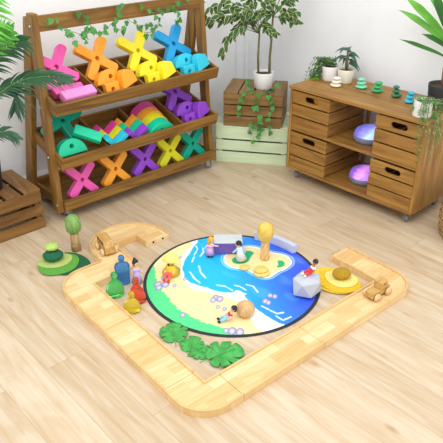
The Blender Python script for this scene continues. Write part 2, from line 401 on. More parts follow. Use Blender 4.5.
# bottom row of crosses
for col, s_, lbl in (('pink', .16, 'pink'), ('orange', .384, 'orange'), ('purple', .598, 'purple'), ('lime', .796, 'yellow'), ('teal', .98, 'teal')):
    block('x_block', col, FS @ T(s_, .09, .186) @ UP(14) @ Sc(.9, .95, 1) @ Rz(-4), '%s plastic cross block standing in the bottom tray of the rack' % lbl, 'cross blocks in the bottom tray')
def heap(F, c, col, lite, word, tier, lean=42):
    block('x_block', col, F @ T(c - .02, .26, .121) @ UP(lean) @ Rz(9), '%s plastic cross block leaning at the back of the %s tray' % (word, tier), 'cross blocks in the upper trays')
    block('small_arch_block', lite, F @ T(c - .015, .114, .036) @ UP(38) @ Rz(-6), '%s half round plastic block with a hole in the %s tray' % (word, tier), 'half round blocks in the trays')
    block('square_block', lite, F @ T(c - .048, .053, .056) @ UP(24) @ Rz(4) @ Sc(1, 1, .78), '%s square plastic block with a hole, front of the %s tray' % (word, tier), 'square blocks in the trays')
    block('wedge_block', lite, F @ T(c + .054, .073, .08) @ Rz(14) @ UP(34) @ Rz(8), '%s wedge shaped plastic block at front right of its %s tray compartment' % (word, tier), 'wedge blocks in the trays')
heap(F1, .415, 'orange', 'orange', 'orange', 'top'); heap(F1, .69, 'yellow', 'yellow', 'yellow', 'top'); heap(F1, .952, 'blue', 'cyan', 'blue', 'top')
heap(F2, .952, 'purple', 'purple', 'purple', 'middle', 43)
block('x_block', 'pink', F1 @ T(.142, .252, .12) @ UP(42) @ Rz(9), 'pink plastic cross block leaning at the left end of the top tray', 'cross blocks in the upper trays')
block('bar_block', 'pink', F1 @ T(.15, .132, .05) @ Rz(-2) @ Rx(18) @ Sc(1, 1.2, 1), 'deep pink plastic slab lying behind the pale pink bar', 'pink blocks in the top tray')
block('bar_block', 'palepink', F1 @ T(.165, .056, .066) @ Rz(2) @ Rx(12) @ Sc(1.12, 1.35, 1.1), 'pale pink plastic bar block across the front of the top tray', 'pink blocks in the top tray')
block('x_block', 'teal', F2 @ T(.135, .245, .125) @ UP(54) @ Rz(-30), 'teal plastic cross block at the left end of the middle tray', 'teal blocks in the middle tray')
block('small_arch_block', 'emerald', F2 @ T(.1, .075, .03) @ Rz(0) @ UP(32), 'green half round plastic block, front left of the middle tray', 'teal blocks in the middle tray')
block('bar_block', 'emerald', F2 @ T(.2, .085, .125) @ Rz(-38) @ Ry(14) @ Rx(30) @ Sc(.9, 1.25, 1), 'green plastic bar block lying on the teal heap in the middle tray', 'teal blocks in the middle tray')
for i, (a, b) in enumerate((('cyan', 'purple'), ('lime', 'emerald'), ('magenta', 'orange'))):
    wa = {'cyan': 'light blue', 'lime': 'yellow', 'magenta': 'magenta'}[a]; wb = {'purple': 'purple', 'emerald': 'green', 'orange': 'orange'}[b]
    block('corner_block', a, F2 @ T(.357, .042 + i * .05, .018) @ UP(0) @ Sc(.95, .95, 1), '%s V shaped plastic block in the left row of V blocks, middle tray' % wa, 'V shaped blocks in the middle tray')
    block('corner_block', b, F2 @ T(.504, .05 + i * .05, .018) @ UP(0) @ Sc(.95, .95, 1), '%s V shaped plastic block in the right row of V blocks, middle tray' % wb, 'V shaped blocks in the middle tray')
for i, (c, w_) in enumerate((('emerald', 'green'), ('lime', 'yellow'), ('orange', 'orange'), ('magenta', 'pink'))):
    block('arch_block', c, F2 @ T(.672 + .008 * i, .05 + i * .06, .012) @ UP(0), '%s slice of the rainbow of half round blocks in the middle tray' % w_, 'rainbow of half round blocks')

# ------------------------------------------------------------------ low storage cabinet
cab = thing('storage_cabinet', 'low brown wooden storage cabinet on castors with crate drawers', 'cabinet', FC)
CW, CD, Z0, Z1 = .905, .406, .07, .605
MB().box(-.008, CW + .004, -.008, CD, Z1 - .018, Z1, .002).build('top_board', cabw[0], cab)
MB().box(0, CW, 0, CD, Z0, Z0 + .018, .002).build('bottom_board', cabw[0], cab)
MB().box(.016, CW - .016, .004, CD, .33, .346, .002).build('middle_shelf', cabw[0], cab)
for a in (0, CW - .016): MB().box(a, a + .016, 0, CD, Z0 + .018, Z1 - .018, .002).build('side_panel', cabw[2], cab)
for a in (.312, .588): MB().box(a - .007, a + .007, CD - .03, CD - .006, Z0 + .018, Z1 - .018, .001).build('back_post', cabw[2], cab)
for x, y in ((.05, .05), (CW - .05, .05), (.05, CD - .05), (CW - .05, CD - .05)): castor(cab, x, y, .07, 40)
def cab_crate(x, z, label):
    c = thing('crate_drawer', label, 'crate', FC @ T(x, .004, z), 'wooden crates in the cabinet')
    w, d, h = .278, .36, .229; k = 3; sl = h / 3
    m = MB().plate([[(.0, 2 * sl + .004), (w, 2 * sl + .004), (w, h), (0, h)], stad(w / 2 + .005, 2.5 * sl + .004, .1, .034)], .012, .0012, M=T(0, .006, 0) @ Rx(90))
    for i in range(2): m.box(0, w, 0, .012, i * sl + .003 * (i > 0), (i + 1) * sl - .0055, .0015)
    m.build('front_panel', cabw[0], c)
    for a in (0, w - .012):
        m = MB()
        for i in range(3): m.box(a, a + .012, .0125, d - .0125, i * sl + .003, (i + 1) * sl - .0055, .0015)
        m.build('side_panel', cabw[1], c)
    m = MB()
    for i in range(3): m.box(0, w, d - .012, d, i * sl + .003, (i + 1) * sl - .0055, .0015)
    m.build('back_panel', cabw[0], c)
    MB().box(.0125, w - .0125, .0125, d - .0125, .001, .01, .001).build('base', cabw[0], c)
    for px in (.013, w - .031):
        for py in (.013, d - .031): MB().box(px, px + .018, py, py + .018, .0105, h - .004, .001).build('corner_post', cabw[2], c)
    return c
cab_crate(.018, .347, 'wooden crate with hand hole at upper left of the cabinet')
cab_crate(.018, .089, 'wooden crate with hand hole at lower left of the cabinet')
cab_crate(CW - .018 - .278, .347, 'wooden crate with hand hole at upper right of the cabinet')
cab_crate(CW - .018 - .278, .089, 'wooden crate with hand hole at lower right of the cabinet')
o = MB().ico((0, 0, 0), (.04, .035, .03), 3, jit=.1).build('yellow_ball', PL['orange'], None, FC @ T(.17, .075, .53)); tag(o, 'yellow toy glimpsed through the hand hole of the upper left crate', 'toy')
o.location.z += 0

# glowing dome lamps on the shelves
def glowm():
    m, t, n, l, b = newmat('glowing_dome')
    tc = n.new('ShaderNodeTexCoord'); gr = n.new('ShaderNodeSeparateXYZ'); l.new(tc.outputs['Generated'], gr.inputs[0])
    oi = n.new('ShaderNodeObjectInfo')
    nz = n.new('ShaderNodeTexNoise'); nz.inputs['Scale'].default_value = 2.2; l.new(tc.outputs['Generated'], nz.inputs['Vector'])
    ad = n.new('ShaderNodeMath'); ad.operation = 'MULTIPLY_ADD'; l.new(nz.outputs['Fac'], ad.inputs[0]); ad.inputs[1].default_value = .5; l.new(gr.outputs['X'], ad.inputs[2])
    r = n.new('ShaderNodeValToRGB'); r.color_ramp.elements[0].color = lin((104, 100, 196)); r.color_ramp.elements[1].color = lin((170, 205, 250))
    r.color_ramp.elements[0].position = .55; r.color_ramp.elements[1].position = 1.05
    e = r.color_ramp.elements.new(.8); e.color = lin((140, 140, 226))
    l.new(ad.outputs[0], r.inputs[0]); l.new(r.outputs[0], b.inputs['Emission Color']); b.inputs['Emission Strength'].default_value = .75
    l.new(r.outputs[0], b.inputs['Base Color']); b.inputs['Roughness'].default_value = .4
    return m
glow = glowm(); glow2 = glow.copy(); glow2.name = 'glowing_dome_violet'
rp = [k for k in glow2.node_tree.nodes if k.type == 'VALTORGB'][0]
for e, c in zip(rp.color_ramp.elements, ((120, 88, 190), (232, 150, 242), (184, 130, 226))): e.color = lin(c)
lampbase = plain('grey_lamp_base', (126, 126, 150), .5)
for z, g, w_ in ((.3465, glow, 'upper'), (.0885, glow2, 'lower')):
    lm = thing('dome_lamp', 'round dome lamp glowing %s on the %s shelf of the cabinet' % ('blue' if w_ == 'upper' else 'violet', w_), 'lamp', FC @ T(.482, .16, z) @ Sc(.92, .92, .9), 'glowing dome lamps in the cabinet')
    MB().lathe([(0, 0), (.088, 0), (.098, .012), (.1, .034), (.096, .04), (0, .04)], 36).build('base', lampbase, lm)
    MB().lathe([(.095, .0402), (.094, .055), (.082, .078), (.055, .094), (.02, .1), (0, .1)], 36).build('dome', g, lm)

# ------------------------------------------------------------------ crates in the corner and at left
def slat_crate(label, F, w, d, h, mats, name='slatted_crate', front=3, gap=.009, top=4, openback=False, topdir='y', cat='crate', corners=False):
    c = thing(name, label, cat, F); th = .012
    m = MB(); sl = h / front
    for i in range(front): m.box(0, w, 0, th, i * sl + (gap / 2 if i else 0), (i + 1) * sl - (gap / 2 if i < front - 1 else 0), .0015)
    m.build('front_panel', mats[0], c)
    m = MB()
    for i in range(front): m.box(0, w, d - th, d, i * sl + gap / 2, (i + 1) * sl - gap / 2, .0015)
    m.build('back_panel', mats[0], c)
    for a in (0, w - th):
        m = MB()
        for i in range(front): m.box(a, a + th, th + .0005, d - th - .0005, i * sl + (gap / 2 if i else 0), (i + 1) * sl - (gap / 2 if i < front - 1 else 0), .0015)
        m.build('side_panel', mats[1], c)
    for px in (th + .0005, w - th - .0255):
        for py in (th + .0005, d - th - .0255): MB().box(px, px + .025, py, py + .025, .002, h - .0125 if top else h - .002, .001).build('corner_post', mats[2], c)
    if top:
        m = MB(); e = .0005
        if topdir == 'y':
            sw = (w) / top
            for i in range(top): m.box(i * sw + gap / 2 * (i > 0), (i + 1) * sw - gap / 2 * (i < top - 1), 0, d, h + e, h + e + th, .0015)
            m.build('lid_slats', mats[1], c)
        else:
            sw = d / top
            for i in range(top): m.box(0, w, i * sw + gap / 2 * (i > 0), (i + 1) * sw - gap / 2 * (i < top - 1), h + e, h + e + th, .0015)
            m.build('lid_slats', mats[0], c)
    return c
g = slat_crate('pale mint green slatted crate on the floor in the corner', FG, .482, .37, .246, grnw, 'slatted_crate', 3, .012, 4, topdir='x')
for x, sx in ((0, 1), (.482, -1)):
    MB().prism([(x, 0), (x + sx * .05, 0), (x, .05)], .2589, .2685, .0015).build('corner_bracket', grnw[0], g)
slat_crate('brown slatted crate stacked on the mint green crate', FG @ T(.05, .006, .26), .388, .33, .215, crtw, 'slatted_crate', 3, .009, 4, topdir='y')
FL = FS @ T(-.61, .045, 0)
slat_crate('brown slatted crate on the floor left of the display rack', FL, .5, .34, .223, lcrw, 'slatted_crate', 3, .018, 5, topdir='y')

# woven basket at the right edge
def basketm():
    m, t, n, l, b = newmat('woven_rush')
    tc = n.new('ShaderNodeTexCoord'); mp = n.new('ShaderNodeMapping'); l.new(tc.outputs['UV'], mp.inputs['Vector'])
    wv = n.new('ShaderNodeTexWave'); wv.bands_direction = 'Z'; wv.inputs['Scale'].default_value = 22; wv.inputs['Distortion'].default_value = 3; wv.inputs['Detail Scale'].default_value = 3
    l.new(tc.outputs['Object'], wv.inputs['Vector'])
    r = n.new('ShaderNodeValToRGB'); r.color_ramp.elements[0].color = lin((110, 76, 40)); r.color_ramp.elements[1].color = lin((196, 158, 100))
    l.new(wv.outputs['Fac'], r.inputs[0]); l.new(r.outputs[0], b.inputs['Base Color']); b.inputs['Roughness'].default_value = .8
    return m
bk = thing('woven_basket', 'woven rush basket on the floor beyond the right end of the cabinet', 'basket', FC @ T(1.165, .135, 0) @ Sc(1, 1, .9))
m = MB()
for i in range(12):
    z = .0147 + i * .022; r_ = .118 + .022 * sin(pi * (i + 1) / 13)
    m.tube([(r_ * cos(a) + .003 * sin(9 * a + i * pi) * cos(a), r_ * sin(a) + .003 * sin(9 * a + i * pi) * sin(a), z) for a in [2 * pi * k / 48 for k in range(49)]], .0125, 8)
m.build('woven_wall', basketm(), bk)
MB().lathe([(0, .002), (.12, .002), (.12, .012), (0, .012)], 32).build('base', basketm(), bk)
MB().tube([(.125 * cos(a), .125 * sin(a), .282 + .002 * sin(20 * a)) for a in [2 * pi * k / 40 for k in range(41)]], .014, 8).build('rim', basketm(), bk)

# ------------------------------------------------------------------ plants
def pot(t, r0, r1, h, mat, soil=soilm, sr=None):
    MB().lathe([(0, 0), (r0 * .94, 0), (r0, .004), (r1, h - .003), (r1 * .985, h), (r1 * .93, h), (r0 * .93, h * .55), (0, h * .55)], 36).build('pot', mat, t)
    MB().lathe([(0, h * .551), (r1 * .915, h * .551), (r1 * .925, h * .86), (r1 * .5, h * .9), (0, h * .91)], 28).build('soil', soil, t)

# variegated fig on the corner crates
fic = thing('potted_fig', 'variegated weeping fig in a white pot on the brown corner crate', 'plant', FG @ T(.29, .15, .4876))
pot(fic, .06, .067, .105, white_cer)
rnd = random.Random(3)
MB().tube([(-.035, 0, .09), (-.04, 0, .2), (-.036, .004, .345)], [.0075, .007, .006], 8).build('trunk', stemgreen, fic)
MB().tube([(.038, .0, .09), (.036, .004, .2), (.044, 0, .34), (.046, .0, .47)], [.009, .008, .007, .006], 8).build('trunk', stemgreen, fic)
br = MB(); lf = MB()
A0 = Vector((-.036, .004, .345)); B0 = Vector((.046, 0, .45))
branches = [(A0, (-.17, -.03, .43), (-.35, -.06, .42), (-.47, -.08, .39)), (A0, (-.15, -.04, .39), (-.225, -.06, .33), (-.262, -.07, .24)), (A0, (-.12, .0, .5), (-.25, -.02, .54), (-.34, -.04, .5)),
            (A0, (-.08, -.02, .42), (-.13, -.03, .41), (-.18, -.03, .37)), (A0, (-.06, -.02, .44), (-.1, -.02, .54), (-.16, 0, .62)),
            (A0, (-.02, -.03, .42), (.02, -.05, .4), (.06, -.06, .36)), (A0, (-.05, .02, .42), (-.07, -.02, .52), (-.05, -.03, .6)),
            (B0, (.08, -.03, .5), (.13, -.05, .47), (.19, -.06, .43)), (B0, (.1, -.02, .52), (.16, -.02, .57), (.22, -.02, .62)), (B0, (.05, .0, .55), (.04, -.02, .65), (.0, 0, .75)),
            (B0, (.1, -.02, .6), (.15, -.0, .7), (.2, .02, .78)), (B0, (0, .0, .58), (-.08, .02, .68), (-.16, .03, .74)), (B0, (.04, -.03, .47), (.0, -.05, .49), (-.06, -.05, .46)), (A0, (-.1, .0, .4), (-.2, -.0, .47), (-.3, -.02, .455)), (A0, (-.14, -.06, .46), (-.25, -.08, .46), (-.36, -.1, .44)), (A0, (-.06, -.06, .46), (-.1, -.08, .5), (-.2, -.1, .52)), (B0, (.1, -.06, .46), (.14, -.08, .5), (.2, -.1, .5)), (A0, (-.03, .03, .45), (-.0, -.04, .5), (.03, -.06, .55))]
prof_f = lambda f: sin(pi * min(1, f * .97 + .03)) ** .75 * (1.1 - .35 * f)
for bi, b_ in enumerate(branches):
    P = [Vector(p) for p in b_]; pts = []
    for k in range(13):
        f = k / 12 * 3; i = min(2, int(f)); u = f - i; pts.append(P[i].lerp(P[i + 1], u))
    br.tube(pts, [.0032 - .002 * k / 12 for k in range(13)], 5)
    for k in range(4, 13):
        for sgn in (-1, 1):
            if rnd.random() < .06: continue
            d = (pts[min(k, 12)] - pts[k - 2]).normalized()
            dd = d * .35 + Vector((rnd.uniform(-.7, .7), rnd.uniform(-.9, .5), rnd.uniform(-.75, .35)))
            lf.leaf(pts[k] + Vector((0, 0, .002)), dd, Vector((rnd.uniform(-.4, .4), -.9, .8)), rnd.uniform(.05, .068), rnd.uniform(.03, .038), rnd.uniform(.1, .35), 6, prof_f, .2, 0, 1)
br.build('branches', stemgreen, fic); lf.build('foliage', [ficg, ficc], fic)

def ivy_thing(name, label, M, vines, size=(.026, .036), per=.026, seed=1, cat='ivy', face=(0, -1, .35), rad=.0013, group=None):
    t = thing(name, label, cat, M, group); rd = random.Random(seed); v = MB(); lv = MB()
    for pts in vines:
        pts = [Vector(p) for p in pts]; sm = []
        for a, b in zip(pts, pts[1:]):
            n = max(2, int((b - a).length / .012))
            for k in range(n): sm.append(a.lerp(b, k / n) + Vector((rd.uniform(-.002, .002), 0, rd.uniform(-.002, .002))))
        sm.append(pts[-1]); v.tube(sm, rad, 5)
        acc = 0
        for a, b in zip(sm, sm[1:]):
            acc += (b - a).length
            if acc > per:
                acc = rd.uniform(-.3, .3) * per
                off = Vector((rd.uniform(-.016, .016), rd.uniform(-.016, -.004), rd.uniform(-.014, .014)))
                v.tube([b, b + off * .6, b + off], .0008, 4)
                lv.ivy(b + off, Vector((rd.uniform(-.7, .7), rd.uniform(-.35, 0), rd.uniform(-1, -.1))), Vector(face) + Vector((rd.uniform(-.4, .4), 0, rd.uniform(-.2, .3))), rd.uniform(*size), rd.choice((0, 0, 1)))
    v.build('vine', stemgreen, t); lv.build('leaves', [ivyg, ivyg2], t)
    return t
ivy_thing('ivy_plant', 'green ivy trailing from the fig pot down over the corner crates', FG @ T(.29, .15, .4876),
          [[(-.068, -.06, .04), (-.075, -.1, .01), (-.09, -.15, .006), (-.115, -.168, -.04), (-.12, -.17, -.1), (-.112, -.17, -.14)],
           [(-.05, -.09, .005), (-.02, -.15, .006), (-.01, -.165, -.03), (-.02, -.17, -.09), (.0, -.17, -.14), (-.01, -.175, -.18), (-.06, -.175, -.235), (-.075, -.175, -.25)],
           [(.03, -.09, .005), (.06, -.15, .006), (.08, -.168, -.05), (.065, -.17, -.1), (.07, -.17, -.15)],
           [(.07, -.05, .04), (.088, -.1, .02), (.1, -.09, .06)], [(-.06, -.05, .01), (-.09, -.09, .04), (-.085, -.1, .08)],
           [(.0, -.17, -.15), (.03, -.18, -.2), (.01, -.18, -.25), (-.03, -.18, -.29), (-.02, -.18, -.33)], [(.03, -.18, -.19), (.075, -.18, -.22), (.09, -.18, -.24)],
           [(-.06, -.175, -.235), (-.05, -.18, -.2)]], (.03, .04), .03, 4)
ivy_thing('ivy_garland', 'ivy garland draped along the top rail of the display rack', FS,
          [[(.03, .05, 1.055), (.08, .05, 1.075), (.11, .04, 1.055), (.14, .035, 1.03), (.165, .035, .99), (.19, .035, .97)], [(.14, .035, 1.03), (.2, .035, 1.0), (.25, .035, .985), (.31, .035, .99)],
           [(.2, .06, 1.1), (.25, .045, 1.09), (.285, .035, 1.05), (.3, .035, 1.0), (.34, .035, .98), (.37, .035, .985)], [(.285, .035, 1.05), (.27, .035, 1.01), (.22, .035, .985), (.28, .035, .955)],
           [(.37, .035, .985), (.42, .03, 1.02), (.45, .035, 1.045), (.47, .035, 1.075), (.5, .06, 1.1)], [(.42, .03, 1.02), (.44, .03, .985), (.48, .03, .975), (.5, .03, 1.0)],
           [(.47, .035, 1.06), (.53, .035, 1.02), (.58, .03, .985), (.61, .03, .97)], [(.58, .035, .99), (.64, .03, .975), (.68, .03, .965), (.66, .03, .94), (.62, .03, .945)],
           [(.6, .06, 1.1), (.65, .04, 1.07), (.7, .035, 1.03), (.74, .035, .99), (.7, .03, .965)], [(.7, .035, 1.05), (.78, .035, 1.06), (.84, .035, 1.04), (.88, .035, 1.07), (.95, .06, 1.1)],
           [(.84, .035, 1.04), (.87, .03, 1.0), (.83, .03, .98)]], (.024, .036), .024, 11)

# trailing succulent, white pot at the left end of the cabinet top
sp = thing('trailing_plant', 'bushy green trailing plant in a plain white pot on the cabinet left end', 'plant', FC @ T(.085, .262, .6055))
pot(sp, .046, .05, .086, white_cer)
rd = random.Random(5); st = MB(); lv = MB()
for k in range(26):
    a = rd.uniform(-2.95, -2.0) if k < 20 else rd.uniform(-pi, pi); L = rd.uniform(.08, .17) if k < 20 else rd.uniform(.03, .06)
    p0 = Vector((rd.uniform(-.03, .03), rd.uniform(-.03, .03), .078)); d = Vector((cos(a), sin(a), 0)); pts = []
    for i in range(11):
        f = i / 10; pts.append(p0 + d * (L * .75 * (1 - (1 - f) ** 2)) + Vector((0, 0, .045 * sin(pi * min(1, f * 1.6)) * (1.1 if f < .62 else 1) - max(0, f - .35) ** 1.4 * L * 1.25)))
    pts = [Vector((q.x, q.y, max(q.z, .006) if q.x > -.09 and q.y > -.265 else q.z)) for q in pts]
    st.tube(pts, .0012, 4)
    for i in range(1, 11):
        for _ in range(2):
            lv.leaf(pts[i], Vector((rd.uniform(-1, 1), rd.uniform(-1, .6), rd.uniform(-.6, .7))), (0, -.3, 1), rd.uniform(.018, .026), rd.uniform(.010, .014), .2, 4, None, .2, 1 if i > 8 else 0)
st.build('stems', stemgreen, sp); lv.build('foliage', [succ, plain('trailing_leaf_tip', (130, 176, 60), .5)], sp)

# arrowhead plant
ap = thing('arrowhead_plant', 'dark leaved arrowhead plant in an off white pot on the cabinet', 'plant', FC @ T(.185, .285, .6055))
pot(ap, .042, .051, .082, cream_cer, mossm)
st = MB(); lv = MB()
arrow = lambda f: (.55 + 1.6 * f if f < .28 else 1.0 * (1 - f) / .72 * 1.05) if f > 0 else .35
rd = random.Random(12)
for k in range(15):
    a = 2 * pi * k / 15 * 2 + rd.uniform(-.25, .25); tier = k / 14; p = Vector((.016 * cos(a) * (1.2 - tier), .016 * sin(a) * (1.2 - tier), .125 + .085 * tier))
    st.tube([(p.x * .3, p.y * .3, .07), (p.x * .6, p.y * .6, .1), p], .0018, 5)
    lv.leaf(p, (cos(a), sin(a) * .9 - .12, .45 * tier - .12), (0, -.35, 1), rd.uniform(.075, .1), rd.uniform(.032, .042), rd.uniform(.3, .75), 8, lambda f: (.5 + 2.2 * f if f < .22 else (1 - f) / .78), .2)
st.build('stems', stemgreen, ap); lv.build('foliage', neph, ap)

# trailing plant, textured pot at the right end
tp = thing('trailing_plant', 'feathery trailing plant in a small embossed white pot on the cabinet right corner', 'plant', FC @ T(.834, .066, .6055))
MB().lathe([(0, 0), (.044, 0), (.047, .004)] + [(.047 + .0012 * (i % 2), .006 + i * .007) for i in range(11)] + [(.048, .085), (.044, .086), (.044, .05), (0, .05)], 32).build('pot', tex_cer, tp)
MB().lathe([(0, .0505), (.0435, .0505), (.0435, .072), (0, .076)], 24).build('soil', soilm, tp)
rd = random.Random(8); st = MB(); lv = MB()
for k in range(32):
    a = rd.uniform(-1.15, .7) if k < 22 else rd.uniform(-pi, pi); L = rd.uniform(.12, .3) if k < 20 else rd.uniform(.03, .07)
    p0 = Vector((rd.uniform(-.03, .03), rd.uniform(-.03, .03), .074)); d = Vector((cos(a), sin(a), 0)); pts = []
    reach = .06 + rd.uniform(0, .05) if k < 22 else .03
    for i in range(15):
        f = i / 14; g_ = min(1, f * 2.4)
        pts.append(p0 + d * (reach * (1 - (1 - g_) ** 2) + .02 * f) + Vector((rd.uniform(-.003, .003), 0, .03 * sin(pi * min(1, f * 2)) - max(0, f - .25) * L * 1.25)))
    ok = []
    for q in pts:
        over = q.x < .085 and q.y > -.085
        ok.append(Vector((q.x, q.y, max(q.z, .006))) if over else q)
    st.tube(ok, .0009, 4)
    for i in range(2, 15):
        for _ in range(2):
            lv.leaf(ok[i], Vector((rd.uniform(-1, 1), rd.uniform(-1, 1), rd.uniform(-.8, .3))), (0, -.3, 1), rd.uniform(.012, .02), rd.uniform(.004, .006), .2, 3, None, .1, rd.choice((0, 1, 1)))
st.build('stems', stemgreen, tp); lv.build('foliage', [succ, succ2], tp)

# dracaena in black pot
dp = thing('potted_dracaena', 'dracaena with long strap leaves in a black pot behind the embossed white pot', 'plant', FC @ T(.826, .27, .6055))
pot(dp, .068, .082, .125, blackpot)
MB().tube([(-.012, 0, .11), (-.018, -.0, .2), (-.01, 0, .29), (-.012, 0, .33)], [.008, .0075, .007, .008], 8).build('cane', stembrown, dp)
MB().tube([(.022, -.01, .11), (.02, -.01, .22), (.014, -.01, .32), (.02, -.005, .42)], [.008, .0075, .007, .008], 8).build('cane', stembrown, dp)
lv = MB(); rd = random.Random(21)
strap = lambda f: (.35 + 1.6 * f if f < .35 else .91 + .09 * sin(pi * (f - .35))) if f < .7 else max(.02, (1 - f) / .3 * .95)
for (o_, tip, w_, dr, mi) in (((-.012, 0, .31), (-.375, .02, .475), .044, .18, 0), ((-.014, 0, .26), (-.275, -.04, .318), .03, .08, 1), ((-.012, 0, .33), (-.30, -.06, .56), .05, .14, 0), ((-.012, 0, .30), (-.16, -.06, .38), .036, .2, 1),
    ((.02, -.01, .36), (-.2, -.08, .66), .055, .12, 0), ((.0, -.01, .34), (-.10, -.14, .62), .055, .1, 1), ((.02, -.01, .34), (.06, -.16, .62), .055, .12, 0), ((.02, -.01, .3), (.2, -.16, .5), .05, .25, 1), ((.02, -.01, .34), (.28, -.05, .5), .05, .3, 0),
    ((.0, -.01, .28), (.17, -.2, .25), .042, .3, 0), ((.02, 0, .42), (.03, .03, .78), .05, .05, 1), ((.02, 0, .4), (.25, .05, .68), .05, .2, 1), ((.02, 0, .4), (-.2, .06, .7), .045, .2, 0), ((0, 0, .3), (.1, -.22, .42), .05, .2, 0)):
    d_ = Vector(tip) - Vector(o_); L_ = d_.length; lv.leaf(o_, d_ + Vector((0, 0, L_ * dr)), (-d_.x * .5, -.5, 1), L_ * 1.06, w_, dr, 14, strap, .25, mi, None, .004)
lv.build('foliage', [drac, drac2], dp)

# palm in black pot on the left crate
PB = Vector((-1.24, 2.815, .2362))
pm = thing('potted_palm', 'feathery palm in a black pot on the left crate, fronds arching over the rack', 'plant', PB)
pot(pm, .075, .088, .16, blackpot)
st = MB(); lv = MB(); rd = random.Random(2)
def frond(pts, n, L0, wid, mi, up=(0, -1, .6), ang=.75, start=.25, droop=.25, one=0):
    P = [Vector(p) - PB for p in pts]; sm = []
    for i in range(len(P) - 1):
        a, b, c, d = P[max(i - 1, 0)], P[i], P[i + 1], P[min(i + 2, len(P) - 1)]
        for k in range(8):
            u = k / 8; sm.append(.5 * ((2 * b) + (c - a) * u + (2 * a - 5 * b + 4 * c - d) * u * u + (3 * b - a - 3 * c + d) * u ** 3))
    sm.append(P[-1]); N = len(sm) - 1
    st.tube(sm, [.0055 - .0042 * i / N for i in range(N + 1)], 6)
    for k in range(n):
        f = start + (1 - start) * k / (n - 1); x = f * N; i = min(N - 1, int(x)); p = sm[i].lerp(sm[i + 1], x - i); d = (sm[i + 1] - sm[i]).normalized()
        side = d.cross(Vector(up)).normalized(); e = sin(pi * min(1, (f - start) / (1 - start) * .75 + .22)) ** .7
        for sg in (-1, 1):
            if one and sg != one: continue
            if k == n - 1 and sg > 0: continue
            a_ = ang * (1 - .45 * f) + rd.uniform(-.08, .08)
            lv.leaf(p, d * cos(a_) + side * sg * sin(a_) + Vector(up) * .12, up, L0 * e * rd.uniform(.9, 1.08), wid, droop, 7, lambda q: min(1, .45 + q * 2.2) * (1 - q ** 2.2) + .02, .25, mi)
c0 = PB + Vector((0, 0, .15))
# bright fronds
frond([c0, (-1.2, 2.72, .7), (-1.12, 2.62, 1.0), (-1.0, 2.52, 1.18), (-.9, 2.45, 1.29)], 22, .27, .019, 0, (0, -1, .45), 1.05, .42, .18)
frond([c0, (-1.2, 2.74, .6), (-1.13, 2.68, .85), (-1.0, 2.6, 1.02), (-.885, 2.55, 1.1)], 18, .17, .017, 0, (0, -1, .5), .7, .5, .15)
frond([c0, (-1.27, 2.74, .75), (-1.22, 2.65, 1.1), (-1.12, 2.55, 1.4)], 20, .26, .018, 0, (0, -1, .4), .9, .4, .2)
# dark fronds
frond([c0, (-1.17, 2.76, .62), (-1.07, 2.72, .76), (-.95, 2.71, .84), (-.83, 2.71, .865), (-.70, 2.70, .862)], 20, .15, .013, 1, (0, -.8, .7), .62, .42, .3)
frond([c0, (-1.2, 2.77, .66), (-1.1, 2.74, .86), (-1.0, 2.72, .98), (-.88, 2.70, 1.03)], 18, .17, .014, 1, (0, -.9, .5), .8, .45, .35)
frond([c0, (-1.19, 2.77, .6), (-1.08, 2.74, .78), (-.98, 2.73, .79), (-.985, 2.72, .70)], 16, .13, .012, 1, (0, -.9, .5), .7, .45, .3)
frond([c0, (-1.2, 2.74, .48), (-1.13, 2.71, .56), (-1.06, 2.70, .60), (-.99, 2.69, .57)], 14, .095, .012, 1, (0, -.9, .5), .75, .45, .35)
frond([c0, (-1.3, 2.75, .55), (-1.36, 2.68, .8), (-1.42, 2.6, .95)], 16, .16, .014, 1, (0, -.9, .5), .8, .4, .3)
st.build('stems', plain('palm_stem', (92, 140, 60), .5), pm); lv.build('fronds', [palmb, palmd], pm)

# ------------------------------------------------------------------ balancing stones on the cabinet
def pebble_mesh(name, rx, ry, rz, mat, jit=.12, seed=0):
    m = MB().ico((seed * .37, 0, 0), (rx, ry, rz), 3, jit=jit)
    bmesh.ops.translate(m.bm, vec=(-seed * .37, 0, 0), verts=m.bm.verts[:])
    zmin = min(v.co.z for v in m.bm.verts)
    bmesh.ops.translate(m.bm, vec=(0, 0, -zmin), verts=m.bm.verts[:])
    return m, max(v.co.z for v in m.bm.verts)
ranks = ('bottom', 'middle', 'topmost')
stacks = [('white', (240, 236, 218), .21, .165, ((.034, .011), (.031, .010), (.025, .009))), ('mint green', (130, 222, 184), .325, .252, ((.034, .011), (.027, .010), (.024, .009))),
          ('bright green', (64, 176, 110), .443, .248, ((.033, .012), (.028, .011), (.025, .009))), ('dark green', (58, 122, 92), .562, .25, ((.030, .012), (.026, .011), (.02, .009))),
          ('turquoise blue', (50, 184, 212), .672, .215, ((.029, .012), (.024, .011), (.021, .009)))]
for si, (cn, rgb, x, y, st_) in enumerate(stacks):
    mt = plain('%s_stone' % cn.replace(' ', '_'), rgb, .45, .05); z = .6055
    for k, (r_, h_) in enumerate(st_):
        m, top = pebble_mesh('stone', r_, r_ * .85, h_, mt, .15, si * 3 + k)
        o = m.build('balancing_stone', mt, None, FC @ T(x + .003 * (k - 1) * (-1) ** si, y, z) @ Rz(40 * k + 20 * si))
        tag(o, '%s balancing stone, %s of its stack of three on the cabinet' % (cn, ranks[k]), 'stone', '%s stone stack' % cn); z += top + .0003

